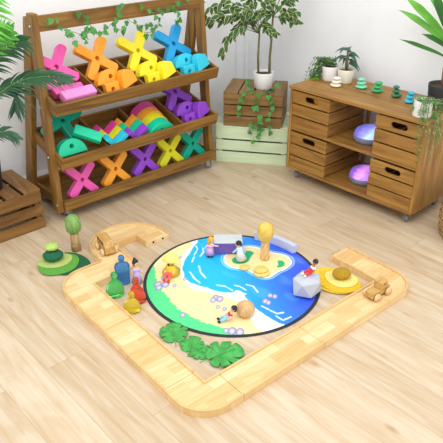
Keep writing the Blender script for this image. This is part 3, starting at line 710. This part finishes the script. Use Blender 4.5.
# ------------------------------------------------------------------ wooden track
def arc(cx, cy, rx, ry, a0, a1, n=12): return [(cx + rx * cos(R(a0 + (a1 - a0) * i / n)), cy + ry * sin(R(a0 + (a1 - a0) * i / n))) for i in range(n + 1)]
def track(label, outer, inner, extra=(), name='toy_track_piece'):
    t = thing(name, label, 'toy track', FT, 'wooden track pieces')
    MB().prism(outer + inner[::-1], .0, .026, .0015).build('track_bed', trackm, t)
    MB().strip(outer, .009, .0261, .033).build('rim', trackrim, t)
    MB().strip(inner[::-1], .009, .0261, .033).build('rim', trackrim, t)
    for e in extra: MB().strip(e, .009, .0261, .033).build('end_rim', trackrim, t)
    return t
# outlines run with the bed on their left
track('corner track piece of pale wood at the front of the square', [(-.145, .064)] + arc(-.01, -.01, .135, .135, 180, 270) + [(.064, -.145)], [(0, .064), (0, 0), (.064, 0)])
track('straight pale wooden track piece beside the coloured translucent figures', [(-.145, .498), (-.145, .066)], [(0, .498), (0, .066)])
track('straight pale wooden track piece right of the monstera leaves', [(.066, -.145), (.498, -.145)], [(.066, 0), (.498, 0)])
track('straight pale wooden track piece leading to the corner with the toy truck', [(.5, -.145), (.93, -.145)], [(.5, 0), (.93, 0)])
track('corner track piece of pale wood at the right with a toy truck on it', [(.932, -.145)] + arc(1.03, -.02, .125, .125, 270, 360) + [(1.155, .275)], [(.932, 0), (1.018, 0), (1.018, .275)])
track('corner track piece of pale wood at the left beside the green felt mats', [(.118, .97), (0, .97)] + arc(0, .81, .145, .16, 90, 180)[1:] + [(-.145, .5)], [(.25, .97), (.25, .822), (0, .812), (0, .5)])
u = track('U shaped pale wooden track piece at the back left carrying the toy van', [(.532, .972), (.532, 1.03)] + arc(.325, 1.03, .207, .205, 0, 180)[1:] + [(.118, .972)], [(.386, .972), (.386, 1.06), (.25, 1.06), (.25, .972)])
pg = MB()
for x in (.43, .49): pg.lathe([(0, -.001), (.006, -.001), (.006, .001), (0, .001)], 10, M=T(x, .9715, .014) @ Rx(90))
pg.build('peg_hole', darkhole, u)
g = [k for k in COL.objects if k.get('label', '').startswith('corner track piece of pale wood at the right')][0]
pg = MB()
for x in (1.06, 1.11): pg.tube([(x, .275, .016), (x, .297, .016)], .005, 8)
pg.build('peg', trackrim, g)

# ------------------------------------------------------------------ toy vehicles
def wheel(t, x, y, r=.017):
    o = MB().lathe([(0, -.006), (r * .9, -.006), (r, -.004), (r, .004), (r * .9, .006), (r * .3, .006), (r * .25, .008), (0, .008)], 20, M=T(x, y, r) @ Rx(90 if y < 0 else -90)).build('wheel', toywood2, t)
    return o
v = thing('toy_van', 'small wooden toy van with square windows on the U shaped track', 'toy car', FT @ T(.192, 1.04, .0264) @ Rz(-100) @ Sc(1.12, 1.12, 1.12))
body = [(-.055, .012), (.055, .012), (.055, .045), (.03, .066), (-.05, .066), (-.055, .06)]
MB().plate([body], .045, .003, M=Rx(90)).build('body', toywood, v)
wn = MB()
for x in (-.035, -.008, .019):
    for y in (-.0229, .0229): wn.box(x - .008, x + .008, y - .0006, y + .0006, .046, .058, 0)
wn.build('windows', darkhole, v)
for x in (-.032, .032):
    for y in (-.031, .031): wheel(v, x, y)
v2 = thing('toy_truck', 'small wooden toy truck with open cab on the right corner track', 'toy car', FT @ T(.93, -.075, .0264) @ Rz(180) @ Sc(1.1, 1.1, 1.1))
MB().plate([[(-.058, .012), (.055, .012), (.055, .036), (.012, .038), (.012, .036), (-.058, .034)]], .04, .003, M=Rx(90)).build('chassis', toywood, v2)
MB().plate([[(-.04, .035), (.006, .035), (.004, .066), (-.034, .07)], circ(-.018, .053, .006)], .04, .003, M=Rx(90)).build('cab', toywood, v2)
for x in (-.036, .036):
    for y in (-.029, .029): wheel(v2, x, y)

# ------------------------------------------------------------------ round play mat (printed)
sandedge = [(0.13, 0.42), (0.053, 0.364), (-0.052, 0.311), (-0.101, 0.245), (-0.158, 0.189), (-0.173, 0.125), (-0.186, 0.062), (-0.15, 0.011), (-0.107, -0.071), (-0.089, -0.131), (-0.065, -0.141), (-0.095, -0.237), (-0.143, -0.308), (-0.127, -0.39), (-0.213, -0.533), (-0.562, -0.24), (-0.519, 0.237), (-0.095, 0.554)]
seaedge = [(0.134, 0.416), (0.081, 0.371), (0.037, 0.351), (0, 0.323), (-0.055, 0.29), (-0.093, 0.261), (-0.147, 0.195), (-0.177, 0.117), (-0.145, 0.049), (-0.117, -0.033), (-0.08, -0.079), (-0.024, -0.085), (-0.051, -0.163), (-0.068, -0.229), (-0.069, -0.33), (-0.053, -0.41), (0.038, -0.521), (0.524, -0.221), (0.459, 0.375)]
grass = [(-0.215, 0.375), (-0.225, 0.321), (-0.293, 0.202), (-0.31, 0.123), (-0.331, 0.006), (-0.329, -0.059), (-0.311, -0.15), (-0.279, -0.212), (-0.256, -0.283), (-0.218, -0.335), (-0.2, -0.45), (-0.671, -0.3), (-0.5, 0.471)]
island = [(0.104, 0.176), (0.175, 0.186), (0.248, 0.183), (0.288, 0.127), (0.302, 0.052), (0.348, -0.015), (0.325, -0.077), (0.266, -0.095), (0.196, -0.088), (0.137, -0.102), (0.116, -0.046), (0.122, 0.026), (0.072, 0.068), (0.068, 0.124)]
g1 = [(0.116, 0.137), (0.144, 0.135), (0.223, 0.156), (0.251, 0.107), (0.205, 0.091), (0.161, 0.06), (0.117, 0.07), (0.094, 0.102)]
g2 = [(0.283, -0.016), (0.305, -0.049), (0.269, -0.085), (0.228, -0.063), (0.262, -0.052)]
peb = [(-0.294, 0.191, .018), (-0.266, 0.168, .018), (-0.305, 0.167, .016), (-0.24, 0.134, .01), (-0.155, -0.065, .016), (-0.145, -0.084, .016), (-0.173, -0.07, .014), (-0.19, -0.123, .01), (-0.176, -0.153, .01), (-0.342, -0.068, .012), (-0.071, 0.315, .008), (-0.241, 0.221, .012), (0.002, -0.227, .014), (0.048, -0.21, .012), (0.06, -0.229, .012), (0.005, -0.244, .012), (-0.249, -0.288, .018), (-0.228, -0.314, .018), (-0.266, -0.269, .012), (-0.17, 0.145, .01)]
waves = [[(0.055, 0.349), (0.042, 0.32), (0.018, 0.302), (-0.007, 0.286)], [(0.07, 0.31), (0.048, 0.278), (0.012, 0.258)], [(-0.05, 0.19), (-0.077, 0.144), (-0.09, 0.088)], [(-0.116, 0.177), (-0.132, 0.124), (-0.136, 0.073)], [(0.022, -0.076), (0.038, -0.106), (0.024, -0.155)], [(-0.024, -0.043), (-0.011, -0.07), (-0.008, -0.108)], [(-0.028, -0.288), (-0.022, -0.325), (0.004, -0.337)], [(-0.037, -0.335), (-0.034, -0.374), (0.008, -0.381)], [(-0.054, 0.241), (-0.019, 0.271)], [(-0.085, 0.009), (-0.062, -0.022), (-0.058, -0.067)], [(-0.035, -0.244), (-0.029, -0.277)], [(-0.049, -0.084), (-0.029, -0.131)]]
def smooth(poly, k=2):
    for _ in range(k):
        q = []
        for i in range(len(poly)):
            a, b = poly[i], poly[(i + 1) % len(poly)]
            q += [(a[0] * .75 + b[0] * .25, a[1] * .75 + b[1] * .25), (a[0] * .25 + b[0] * .75, a[1] * .25 + b[1] * .75)]
        poly = q
    return poly
def inside(x, y, P):
    c = False; j = len(P) - 1
    for i in range(len(P)):
        xi, yi = P[i]; xj, yj = P[j]
        if (yi > y) != (yj > y) and x < (xj - xi) * (y - yi) / (yj - yi) + xi: c = not c
        j = i
    return c
def pdist(x, y, P, closed=True):
    best = 9
    for i in range(len(P) if closed else len(P) - 1):
        ax, ay = P[i]; bx, by = P[(i + 1) % len(P)]; dx, dy = bx - ax, by - ay; L = dx * dx + dy * dy
        t = 0 if L == 0 else max(0, min(1, ((x - ax) * dx + (y - ay) * dy) / L)); d = (x - ax - t * dx) ** 2 + (y - ay - t * dy) ** 2
        if d < best: best = d
    return math.sqrt(best)
def mixc(a, b, f): f = max(0, min(1, f)); return tuple(a[i] * (1 - f) + b[i] * f for i in range(3))
def sst(a, b, x): f = max(0, min(1, (x - a) / (b - a))); return f * f * (3 - 2 * f)
PS, PE, PG, PI_, PG1, PG2 = [smooth(p) for p in (sandedge, seaedge, grass, island, g1, g2)]
def mat_col(x, y):
    E = .0028
    nz = noise.noise(Vector((x * 30, y * 30, 0))) * .006
    sea = mixc((22, 188, 246), (58, 84, 226), sst(-.1, .42, x * .85 - y * .55 + .0))
    sea = mixc(sea, (120, 214, 252), .25 * sst(.1, .5, noise.noise(Vector((x * 18, y * 9, 3)))))
    sd = lambda P, k=1: (1 if inside(x, y, P) else -1) * pdist(x, y, P)
    near = lambda P, r=.06: True
    c = sea
    de = sd(PE) + nz; ds = sd(PS) + nz * .5
    c = mixc(c, (255, 255, 255), sst(E, -E, de)); c = mixc(c, (252, 228, 168), sst(-E, E, ds - .012 + noise.noise(Vector((x * 22, y * 22, 7))) * .009))
    for w in waves:
        d = pdist(x, y, w, False) + noise.noise(Vector((x * 40, y * 40, 2))) * .003; c = mixc(c, (235, 250, 255), sst(.0055, .0028, d) * .95)
    di = sd(PI_) + nz * .4
    c = mixc(c, (190, 232, 252), sst(-.026, -.022, di) * sst(-.014, -.018, di) * .7); c = mixc(c, (240, 250, 250), sst(-.013, -.009, di)); c = mixc(c, (252, 226, 164), sst(-E, E, di))
    c = mixc(c, (26, 178, 118), max(sst(-E, E, sd(PG1)), sst(-E, E, sd(PG2))))
    gn = noise.noise(Vector((x * 55, y * 55, 5))) * .014
    c = mixc(c, (84, 218, 138), sst(-E, E, sd(PG) + gn))
    for px, py, r in peb:
        r *= 1.5
        a = R(-40); dx, dy = x - px, y - py; u, v_ = dx * cos(a) - dy * sin(a), dx * sin(a) + dy * cos(a); q = math.hypot(u / r, v_ / (r * .66))
        if q < 1.2: c = mixc(c, mixc((212, 206, 226), (140, 134, 180), sst(.3, 1, q)), sst(1.08, .92, q))
    return c
rmat = .4178; cell = .0034; m = MB(); bm = m.bm; lay = bm.loops.layers.color.new('print') if False else None
N = int(2 * rmat / cell) + 1; vid = {}; cols = []
for i in range(N):
    for j in range(N):
        x, y = -rmat + i * cell, -rmat + j * cell; r_ = math.hypot(x, y)
        if r_ > rmat - .011: continue
        vid[i, j] = bm.verts.new((x, y, .0035)); cols.append(mat_col(x, y))
for (i, j) in list(vid):
    q = [(i, j), (i + 1, j), (i + 1, j + 1), (i, j + 1)]
    if all(k in vid for k in q): bm.faces.new([vid[k] for k in q])
matm, t, n, l, b = newmat('printed_mat'); at = n.new('ShaderNodeVertexColor'); at.layer_name = 'print'; l.new(at.outputs[0], b.inputs['Base Color']); b.inputs['Roughness'].default_value = .6
pm_ = thing('play_mat', 'round play mat printed with sea, sandy beach, grass and an island', 'mat', FM)
mo = m.build('printed_surface', matm, pm_); ca = mo.data.color_attributes.new('print', 'FLOAT_COLOR', 'POINT')
for i, c in enumerate(cols): ca.data[i].color = lin(c)
rimm = plain('black_binding', (44, 46, 52), .8, .1, scale=200)
MB().lathe([(0, .0004), (rmat, .0004), (rmat + .002, .002), (rmat, .0042), (rmat - .0125, .0042), (rmat - .0125, .0028), (0, .0028)], 120).build('binding', rimm, pm_)

# ------------------------------------------------------------------ small things in the track square
def at(u, w, z=0): return FT @ T(u, w, z)
def mw(x, y, z=0, rz=0): return T(x, y, z) @ Rz(rz)
# translucent people-shaped figures
def trans(name, rgb): return plain(name, rgb, .12, .05, trans=.8)
def peg_person(color, rgb, x, y, prof, sy, rz, label):
    mt = trans(color + '_translucent', rgb)
    o = MB().lathe(prof, 28, sy=sy).build('translucent_figure', mt, None, mw(x, y, .0005, rz) @ Sc(1.0, 1.0, 1.24)); tag(o, label, 'toy figure', 'translucent people shaped figures')
head = lambda z, r: [(r * sin(a), z - r * cos(a)) for a in [pi * k / 10 for k in range(2, 11)]]
peg_person('green', (120, 232, 140), -.484, 2.19, [(0, 0), (.034, 0), (.04, .006), (.042, .025), (.034, .048), (.02, .062), (.0115, .07), (.0105, .074)] + head(.088, .0155), .8, 20, 'green translucent people shaped figure, leftmost against the track')
peg_person('blue', (90, 168, 250), -.462, 2.284, [(0, 0), (.03, 0), (.033, .005), (.034, .045), (.036, .078), (.03, .09), (.014, .096), (.01, .1)] + head(.113, .0155), .6, 10, 'tall blue translucent people shaped figure at the back of the group')
peg_person('red', (255, 120, 90), -.378, 2.148, [(0, 0), (.036, 0), (.04, .006), (.038, .03), (.028, .052), (.016, .066), (.011, .074)] + head(.088, .015), .8, -20, 'red translucent people shaped figure nearest the play mat')
peg_person('yellow', (255, 238, 90), -.392, 2.077, [(0, 0), (.034, 0), (.039, .006), (.038, .022), (.028, .04), (.016, .05), (.0105, .056)] + head(.069, .0145), .8, -10, 'yellow translucent people shaped figure at the front of the group')

# wooden trees
def oval_tree(label, x, y, h, r, topm, trunkm, tr, twist=False):
    t = thing('toy_tree', label, 'toy tree', mw(x, y, .0085 if twist else 0))
    if twist:
        m = MB(); z0 = h * .52
        for k in range(5):
            m.tube([(tr * .62 * cos(a + k * 2 * pi / 5) * (1 - .25 * f), tr * .62 * sin(a + k * 2 * pi / 5) * (1 - .25 * f), f * z0) for f, a in [(i / 14, i / 14 * 3.2) for i in range(15)]], tr * .48, 8)
        m.build('twisted_trunk', trunkm, t)
        MB().ico((0, 0, z0 + r * 1.0), (r, r, r * 1.22), 4, jit=.12).build('crown', topm, t)
    else:
        MB().lathe([(0, 0), (tr, 0), (tr * .95, h * .25), (tr * .85, h * .56), (0, h * .56)], 20).build('trunk', trunkm, t)
        MB().lathe([(0, h * .5), (r * .55, h * .51), (r * .92, h * .6), (r, h * .72), (r * .92, h * .87), (r * .6, h * .97), (r * .25, h), (0, h)], 28).build('crown', topm, t)
        MB().ico((-.004, -tr * .93, .035), (.007, .003, .007), 2).build('knot', toywood, t)
oval_tree('wooden toy tree with a green oval crown standing left of the track', -.748, 2.582, .205, .041, wood('green_stained_wood', (142, 178, 96), (92, 140, 64), 2, 2), wood('pale_trunk_wood', (208, 180, 130), (160, 124, 76), 2, 1.6), .025)
oval_tree('toy tree with a golden crown and twisted trunk on the island', .216, 2.492, .205, .043, plain('golden_resin', (228, 188, 84), .3, .14), wood('twist_wood', (240, 204, 142), (218, 172, 106), 2, 2), .023, True)
def felt(label, x, y, rx, ry, h, mat, rz, z, seed, group, zrot=0):
    rd = random.Random(seed); ph = rd.uniform(0, 6)
    pts = [(rx * cos(a) * (1 + .05 * sin(2 * a + ph) + .03 * sin(3 * a)), ry * sin(a) * (1 + .05 * cos(2 * a + ph))) for a in [2 * pi * k / 40 for k in range(40)]]
    o = MB().prism(pts, 0, h, .002).build('felt_mat', mat, None, mw(x, y, z, rz)); return tag(o, label, 'felt mat', group)
def pebble(label, x, y, z, rx, ry, rz, mat, ang=0, seed=1, name='toy_pebble'):
    m, top = pebble_mesh('p', rx, ry, rz, mat, .1, seed); o = m.build(name, mat, None, mw(x, y, z, ang)); tag(o, label, 'pebble'); return z + top + .002
GF = 'layered green felt mats'
felt('large dark green felt mat under the two lighter green mats', -.766, 2.45, .115, .10, .005, FB['forest'], -25, .0003, 1, GF)
felt('mid green felt mat between the dark green and the sage green ones', -.803, 2.437, .102, .096, .005, FB['grass'], 20, .0056, 2, GF)
felt('sage green felt mat, smallest and topmost of the green mats', -.828, 2.462, .082, .068, .005, FB['sage'], 20, .0109, 3, GF)
z = pebble('dark green pebble resting on the green felt mats', -.835, 2.468, .0162, .05, .046, .025, FB['bottle'], 10, 4)
pebble('pistachio green pebble balanced on the dark green pebble', -.838, 2.475, z - .002, .035, .031, .019, FB['pistachio'], 30, 5)
YF = 'layered yellow felt mats'
felt('large mustard yellow felt mat beside the grey rock, lowest of the yellow mats', .535, 2.297, .125, .10, .005, FB['mustard'], -40, .0046, 6, YF)
felt('ochre yellow felt mat between the mustard and the cream ones', .548, 2.283, .105, .088, .005, FB['ochre'], -30, .0099, 8, YF)
felt('cream yellow felt mat topmost of the yellow mats', .565, 2.298, .077, .068, .005, FB['cream'], -20, .0152, 9, YF)
pebble('mustard pebble resting on the cream felt mat', .567, 2.306, .0205, .044, .04, .022, FB['mustard_pebble'], 10, 7)
yw = plain('honey_wood_disc', (236, 202, 110), .5, .08)
for (x, y, z_, r_, lb) in ((.192, 2.358, .0042, .04, 'yellow wooden disc on the island, lower one of two stacked'), (.19, 2.37, .0155, .034, 'yellow wooden disc lying on top of another disc'), (.113, 2.405, .0042, .026, 'small yellow wooden disc on the island beside the stacked pair')):
    o = MB().lathe([(0, 0), (r_ * .93, 0), (r_, .003), (r_, .008), (r_ * .9, .0108), (0, .011)], 28, sy=.86).build('wooden_disc', yw, None, mw(x, y, z_, 10)); tag(o, lb, 'disc', 'yellow discs on the island')
# rectangular sensory block and curved wall
PP = plain('purple_glitter', (124, 96, 176), .35, .25, scale=220, trans=.1); GRY = plain('pale_grey_panel', (206, 212, 214), .4, .03)
b1 = thing('sensory_block', 'rectangular purple glitter block with a pale grey top panel on the mat', 'block', mw(.03, 2.562, .0045, 1.5))
MB().box(-.068, .074, -.03, .052, 0, .064, .003).build('body', PP, b1)
MB().box(-.070, .076, -.032, .054, .0642, .070, .002).build('top_panel', GRY, b1)
LIL = plain('lilac_grey_foam', (200, 206, 228), .6, .04)
arcp = []
cx, cy = .0498, 2.3131
outer = [(cx + .412 * cos(R(a)) - .0, cy + .412 * sin(R(a))) for a in [71 - k * 3.2 for k in range(12)]]
inner = [(cx + .384 * cos(R(a)), cy + .384 * sin(R(a))) for a in [71 - k * 3.2 for k in range(12)]]
o = MB().prism([(x - .19, y - 2.66) for x, y in outer + inner[::-1]], 0, .045, .002).build('curved_block', LIL, None, mw(.19, 2.66, .0045)); tag(o, 'long curved lilac grey block along the far edge of the play mat', 'block')
# faceted grey rock
rk = bmesh.new(); bmesh.ops.create_icosphere(rk, subdivisions=1, radius=1)
rd = random.Random(14)
for v_ in rk.verts:
    k = rd.uniform(.94, 1.06); v_.co = Vector((v_.co.x * .078 * k, v_.co.y * .07 * k, max(-.05, min(.05, v_.co.z * .074 * k)) + .05))
bmesh.ops.bevel(rk, geom=rk.edges[:], offset=.002, segments=1, affect='EDGES')
rm = MB().merge(rk, None, 0, False); o = rm.build('faceted_rock', plain('pale_grey_stone', (192, 196, 206), .7, .03), None, mw(.388, 2.2, .0045, 32)); tag(o, 'pale grey faceted rock on the right edge of the play mat', 'rock')
rock = o
bw = wood('ball_wood', (222, 184, 130), (198, 154, 100), 2, 2)
m, top = pebble_mesh('b', .042, .042, .036, bw, .03, 2); o = m.build('wooden_pebble', bw, None, mw(.103, 2.036, .0045, 0)); tag(o, 'smooth round wooden pebble behind the seated black haired doll', 'pebble')

# monstera leaves lying at the front corner
mong = plain('monstera_leaf', (66, 164, 74), .5, .22, scale=45)
def monstera(label, x, y, rz, size, seed, z):
    t = bmesh.new(); rd = random.Random(seed); edge = []
    n = 132; cuts = [(.5, .45), (1.15, .55), (1.85, .42)]
    for k in range(n):
        a = 2 * pi * k / n; r_ = size * (.5 + .12 * cos(a))
        if abs(a - pi) < .3: r_ *= .45 + .55 * (abs(a - pi) / .3) ** .7
        ph = a if a < pi else 2 * pi - a; sh = .0 if a < pi else .22
        r_ *= 1 - max([d_ * math.exp(-((ph - c_ - sh) / .055) ** 2) for c_, d_ in cuts])
        edge.append((r_ * cos(a) * 1.05, r_ * sin(a) * .98))
    rings = []
    for f in (.15, .4, .65, .85, 1.0):
        rings.append([t.verts.new((px * f, py * f, .006 + .016 * size / .1 * (1 - (abs(f - .55)) * 1.2) * (.5 + .5 * cos(px * 60)) * (.3 + abs(py * f) * 9) - .0015 * f)) for px, py in edge])
    ctr = t.verts.new((0, 0, .006))
    for k in range(n): t.faces.new((ctr, rings[0][k], rings[0][(k + 1) % n]))
    for A, B in zip(rings, rings[1:]):
        for k in range(n): t.faces.new((A[k], B[k], B[(k + 1) % n], A[(k + 1) % n]))
    zm = min(v.co.z for v in t.verts)
    for v in t.verts: v.co.z -= zm - .001
    bmesh.ops.recalc_face_normals(t, faces=t.faces[:])
    ex = bmesh.ops.solidify(t, geom=t.faces[:], thickness=.0012)
    th = thing('monstera_leaf', label, 'leaf', mw(x, y, z, rz), 'fabric monstera leaves')
    MB().merge(t, None, 0, True).build('blade', mong, th)
    MB().tube([(-size * .62, 0, .003), (-size * .4, 0, .006), (0, 0, .0135), (size * .45, 0, .010)], [.002, .002, .0016, .001], 6).build('midrib', plain('leaf_rib', (92, 172, 84), .5), th)
monstera('small green monstera leaf nearest the mat, left of the other leaves', -.197, 1.906, 100, .122, 1, .0048)
monstera('narrow green monstera leaf between the small and the large one', -.123, 1.838, 80, .1, 2, .003)
monstera('large green monstera leaf in the front corner of the track square', -.004, 1.774, 28, .15, 3, .0095)
monstera('green monstera leaf tucked under the large leaf on its left', -.078, 1.80, 150, .095, 4, .0028)

# ------------------------------------------------------------------ dolls
def skin_mesh(joints, edges, name):
    me = bpy.data.meshes.new(name); keys = list(joints); me.from_pydata([joints[k][:3] for k in keys], [(keys.index(a), keys.index(b)) for a, b in edges], [])
    ob = bpy.data.objects.new('tmp', me); COL.objects.link(ob); md = ob.modifiers.new('s', 'SKIN'); md.use_smooth_shade = True
    for i, k in enumerate(keys):
        sv = me.skin_vertices[0].data[i]; r_ = joints[k][3]; sv.radius = (r_, r_); sv.use_root = (i == 0)
    sb = ob.modifiers.new('d', 'SUBSURF'); sb.levels = sb.render_levels = 1
    dg = bpy.context.evaluated_depsgraph_get(); out = bpy.data.meshes.new_from_object(ob.evaluated_get(dg)); bpy.data.objects.remove(ob); bpy.data.meshes.remove(me)
    t = bmesh.new(); t.from_mesh(out); bpy.data.meshes.remove(out)
    for f in t.faces: f.smooth = True
    return t
FIG = {k: plain('doll_' + k, c, .5, .04) for k, c in dict(skin=(240, 196, 160), darkskin=(176, 120, 84), black=(26, 26, 30), blond=(238, 170, 50), pink=(246, 178, 220), white=(242, 242, 242), lightblue=(150, 206, 238), red=(222, 44, 44),
       lilac=(196, 172, 236), paleyellow=(248, 232, 120), gold=(232, 196, 40), coral=(240, 96, 96), blue=(40, 130, 210), brown=(96, 56, 34)).items()}
def doll(label, M, J, hair, clothes, skin='skin', headr=.0135, look=(0, -1, 0), group='dolls on the play mat'):
    """J: joints (x,y,z,r) pelvis chest neck head hand/elbow/shoulder l/r hip/knee/foot l/r"""
    t = thing('doll', label, 'doll', M, group)
    edges = [('pelvis', 'chest'), ('chest', 'neck'), ('neck', 'head'), ('chest', 'el'), ('el', 'hl'), ('chest', 'er'), ('er', 'hr'), ('pelvis', 'kl'), ('kl', 'fl'), ('pelvis', 'kr'), ('kr', 'fr')]
    m = MB().merge(skin_mesh(J, edges, 'body'))
    h = Vector(J['head'][:3]); L = Vector(look).normalized(); s_ = L.cross(Vector((0, 0, 1))).normalized(); up = s_.cross(L)
    m.ico(h, headr, 3); m.ico(h + L * headr * .98 - up * headr * .12, headr * .15, 1)
    for sg in (-1, 1): m.ico(h + s_ * sg * headr * .97, headr * .2, 1)
    m.build('body', FIG[skin], t)
    e = MB()
    for sg in (-1, 1): e.ico(h + L * headr * .9 + s_ * sg * headr * .36 + up * headr * .05, headr * .13, 1)
    e.build('eyes', FIG['black'], t)
    mo_ = MB().ico(h + L * headr * .9 - up * headr * .42, (headr * .22, headr * .22, headr * .07), 1); mo_.build('mouth', FIG['red'], t)
    hm = MB(); hk = hair[0]
    hm.ico(h - L * headr * .22 + up * headr * .22, headr * 1.12, 3, jit=.1)
    for (dx, dz, r_) in hair[1]: hm.ico(h - L * headr * dx + up * headr * dz, headr * r_, 2, jit=.15)
    hm.build('hair', FIG[hk], t)
    for (nm, col, kind, arg) in clothes:
        if kind == 'skin':
            JJ = {}; ed = []
            for k, sc in arg: JJ[k] = (*J[k][:3], J[k][3] * sc)
            ks = [k for k, _ in arg]; ed = [x for x in edges if x[0] in ks and x[1] in ks]
            MB().merge(skin_mesh(JJ, ed, nm)).build(nm, FIG[col], t)
        elif kind == 'skirt':
            a, b, r0, r1 = arg; a = Vector(a); b = Vector(b); ax = (b - a); q = Vector((0, 0, -1)).rotation_difference(ax.normalized()).to_matrix().to_4x4()
            H = ax.length; MB().lathe([(r0 * .6, 0), (r0, -.002), (r0 * .9 + r1 * .15, -H * .4), (r1, -H), (r1 * .9, -H + .001), (0, -H * .5)], 24, M=Matrix.Translation(a) @ q).build(nm, FIG[col], t)
        elif kind == 'shoes':
            mm = MB()
            for k in ('fl', 'fr'): p = Vector(J[k][:3]) + Vector(arg) * .4; mm.ico(p, (.0075, .0075, .006), 2, M=None)
            for k in ('fl', 'fr'): mm.ico(Vector(J[k][:3]) + Vector(arg), (.0072, .0072, .0055), 2)
            mm.build(nm, FIG[col], t)
    return t
def stand(h=.105, lean=(0, 0), armL=None, armR=None):
    lx, ly = lean
    return dict(pelvis=(0, 0, .046, .011), chest=(lx * .6, ly * .6, .072, .0105), neck=(lx * .9, ly * .9, .084, .0045), head=(lx, ly, .098, .009),
                el=armL[0] if armL else (-.02, 0, .062, .0045), hl=armL[1] if armL else (-.024, -.006, .048, .004), er=armR[0] if armR else (.02, 0, .062, .0045), hr=armR[1] if armR else (.024, -.006, .048, .004),
                kl=(-.008, -.002, .026, .006), fl=(-.009, 0, .0065, .005), kr=(.008, -.002, .026, .006), fr=(.009, 0, .0065, .005))
tops = [('pelvis', 1.15), ('chest', 1.22), ('el', 1.4), ('er', 1.4)]
legs = [('pelvis', 1.2), ('kl', 1.3), ('fl', 1.25), ('kr', 1.3), ('fr', 1.25)]
J = stand(armR=((.022, -.004, .064, .0045), (.044, -.008, .060, .004)), lean=(.008, -.002))
doll('blond long haired doll in a pink dress standing at the purple block', mw(-.058, 2.512, .005, 10), J, ('blond', [(.6, -.3, .95), (.75, -1.1, .85), (.7, -1.8, .7), (.4, .6, .7)]),
     [('dress_top', 'pink', 'skin', tops), ('skirt', 'pink', 'skirt', ((0, 0, .056), (0, .004, .016), .013, .024)), ('shoes', 'black', 'shoes', (0, -.006, -.001))], look=(1, -.25, -.1))
J = stand(armL=((-.02, -.006, .066, .0048), (-.04, -.012, .052, .004)), lean=(-.012, -.004))
doll('black haired doll in a white coat with light blue sleeves on the island', mw(.094, 2.475, .005, 0), J, ('black', [(.3, .5, .85), (.5, 0, .9)]),
     [('shirt', 'lightblue', 'skin', [('chest', 1.12), ('el', 1.35), ('hl', 1.2), ('er', 1.35), ('hr', 1.2)]), ('coat', 'white', 'skirt', ((-.007, -.002, .080), (.004, 0, .010), .013, .027)), ('shoes', 'black', 'shoes', (-.003, -.006, -.001))], look=(-1, -.4, -.2))
J = stand()
doll('black haired doll in a lilac dress behind the red translucent figure', mw(-.397, 2.288, .0008, 15) @ Sc(1, 1, 1.12), J, ('black', [(.3, .8, .7), (.5, 1.4, .5), (.6, -.5, .8)]),
     [('dress_top', 'lilac', 'skin', tops), ('skirt', 'lilac', 'skirt', ((0, 0, .058), (0, .002, .004), .014, .025)), ('shoes', 'lilac', 'shoes', (0, -.006, -.001))], look=(.5, -.8, .1), group='dolls in the track square')
# seated doll on the beach, leaning on the wooden pebble
def sit(back=.01, lift=0):
    return dict(pelvis=(0, 0, .013, .011), chest=(back, 0, .04, .0105), neck=(back * 1.5, 0, .053, .0045), head=(back * 2, 0, .066, .009),
                el=(back * .5, -.02, .032, .0045), hl=(-.012, -.022, .022, .004), er=(back * .5, .02, .032, .0045), hr=(-.012, .022, .022, .004),
                kl=(-.026, -.010, .022 + lift, .006), fl=(-.046, -.011, .007, .005), kr=(-.026, .010, .026 + lift, .006), fr=(-.046, .012, .009, .005))
doll('black haired doll in a red vest and light blue trousers sitting against the wooden pebble', mw(.03, 2.0, .0045, 12) @ Sc(.85, .85, .9), sit(.012), ('black', [(.5, .3, 1.1), (.6, -.5, .9)]),
     [('shirt', 'white', 'skin', [('pelvis', 1.1), ('chest', 1.15), ('el', 1.3), ('er', 1.3)]), ('vest', 'red', 'skin', [('chest', 1.3), ('el', 1.1), ('er', 1.1)]), ('trousers', 'lightblue', 'skin', legs), ('boots', 'black', 'shoes', (-.006, 0, .003)),], look=(-1, -.2, .1))
bpy.context.view_layer.update()
topz = .0045 + max(v.co.z for v in rock.data.vertices)
doll('dark haired doll in white and red sitting on top of the grey rock', mw(.408, 2.212, topz - .002, 25) @ Sc(.85, .85, .9), sit(.008, -.004), ('black', [(.4, .3, .95)]),
     [('shirt', 'white', 'skin', [('chest', 1.2), ('el', 1.35), ('er', 1.35)]), ('vest', 'red', 'skin', [('pelvis', 1.15), ('chest', 1.28)]), ('trousers', 'red', 'skin', legs), ('shoes', 'white', 'shoes', (-.004, 0, .0))], 'darkskin', look=(-1, -.3, 0))
d = doll('doll in a wide pale yellow hat and golden cape with coral trousers on the beach', mw(-.248, 2.335, .0045, 75), sit(.012), ('gold', [(.3, .4, .9)]),
         [('cape', 'gold', 'skirt', ((.016, 0, .056), (.024, 0, .013), .02, .044)), ('shirt', 'coral', 'skin', [('pelvis', 1.2), ('chest', 1.25), ('el', 1.3), ('er', 1.3)]), ('trousers', 'coral', 'skin', legs), ('shoes', 'red', 'shoes', (-.005, 0, .001))], look=(-1, 0, .15))
hm = MB().lathe([(0, .0), (.036, .0), (.04, .004), (.038, .012), (.03, .026), (.016, .036), (0, .039)], 28, M=T(.028, 0, .072) @ Ry(12)); hm.build('hat', FIG['paleyellow'], d)
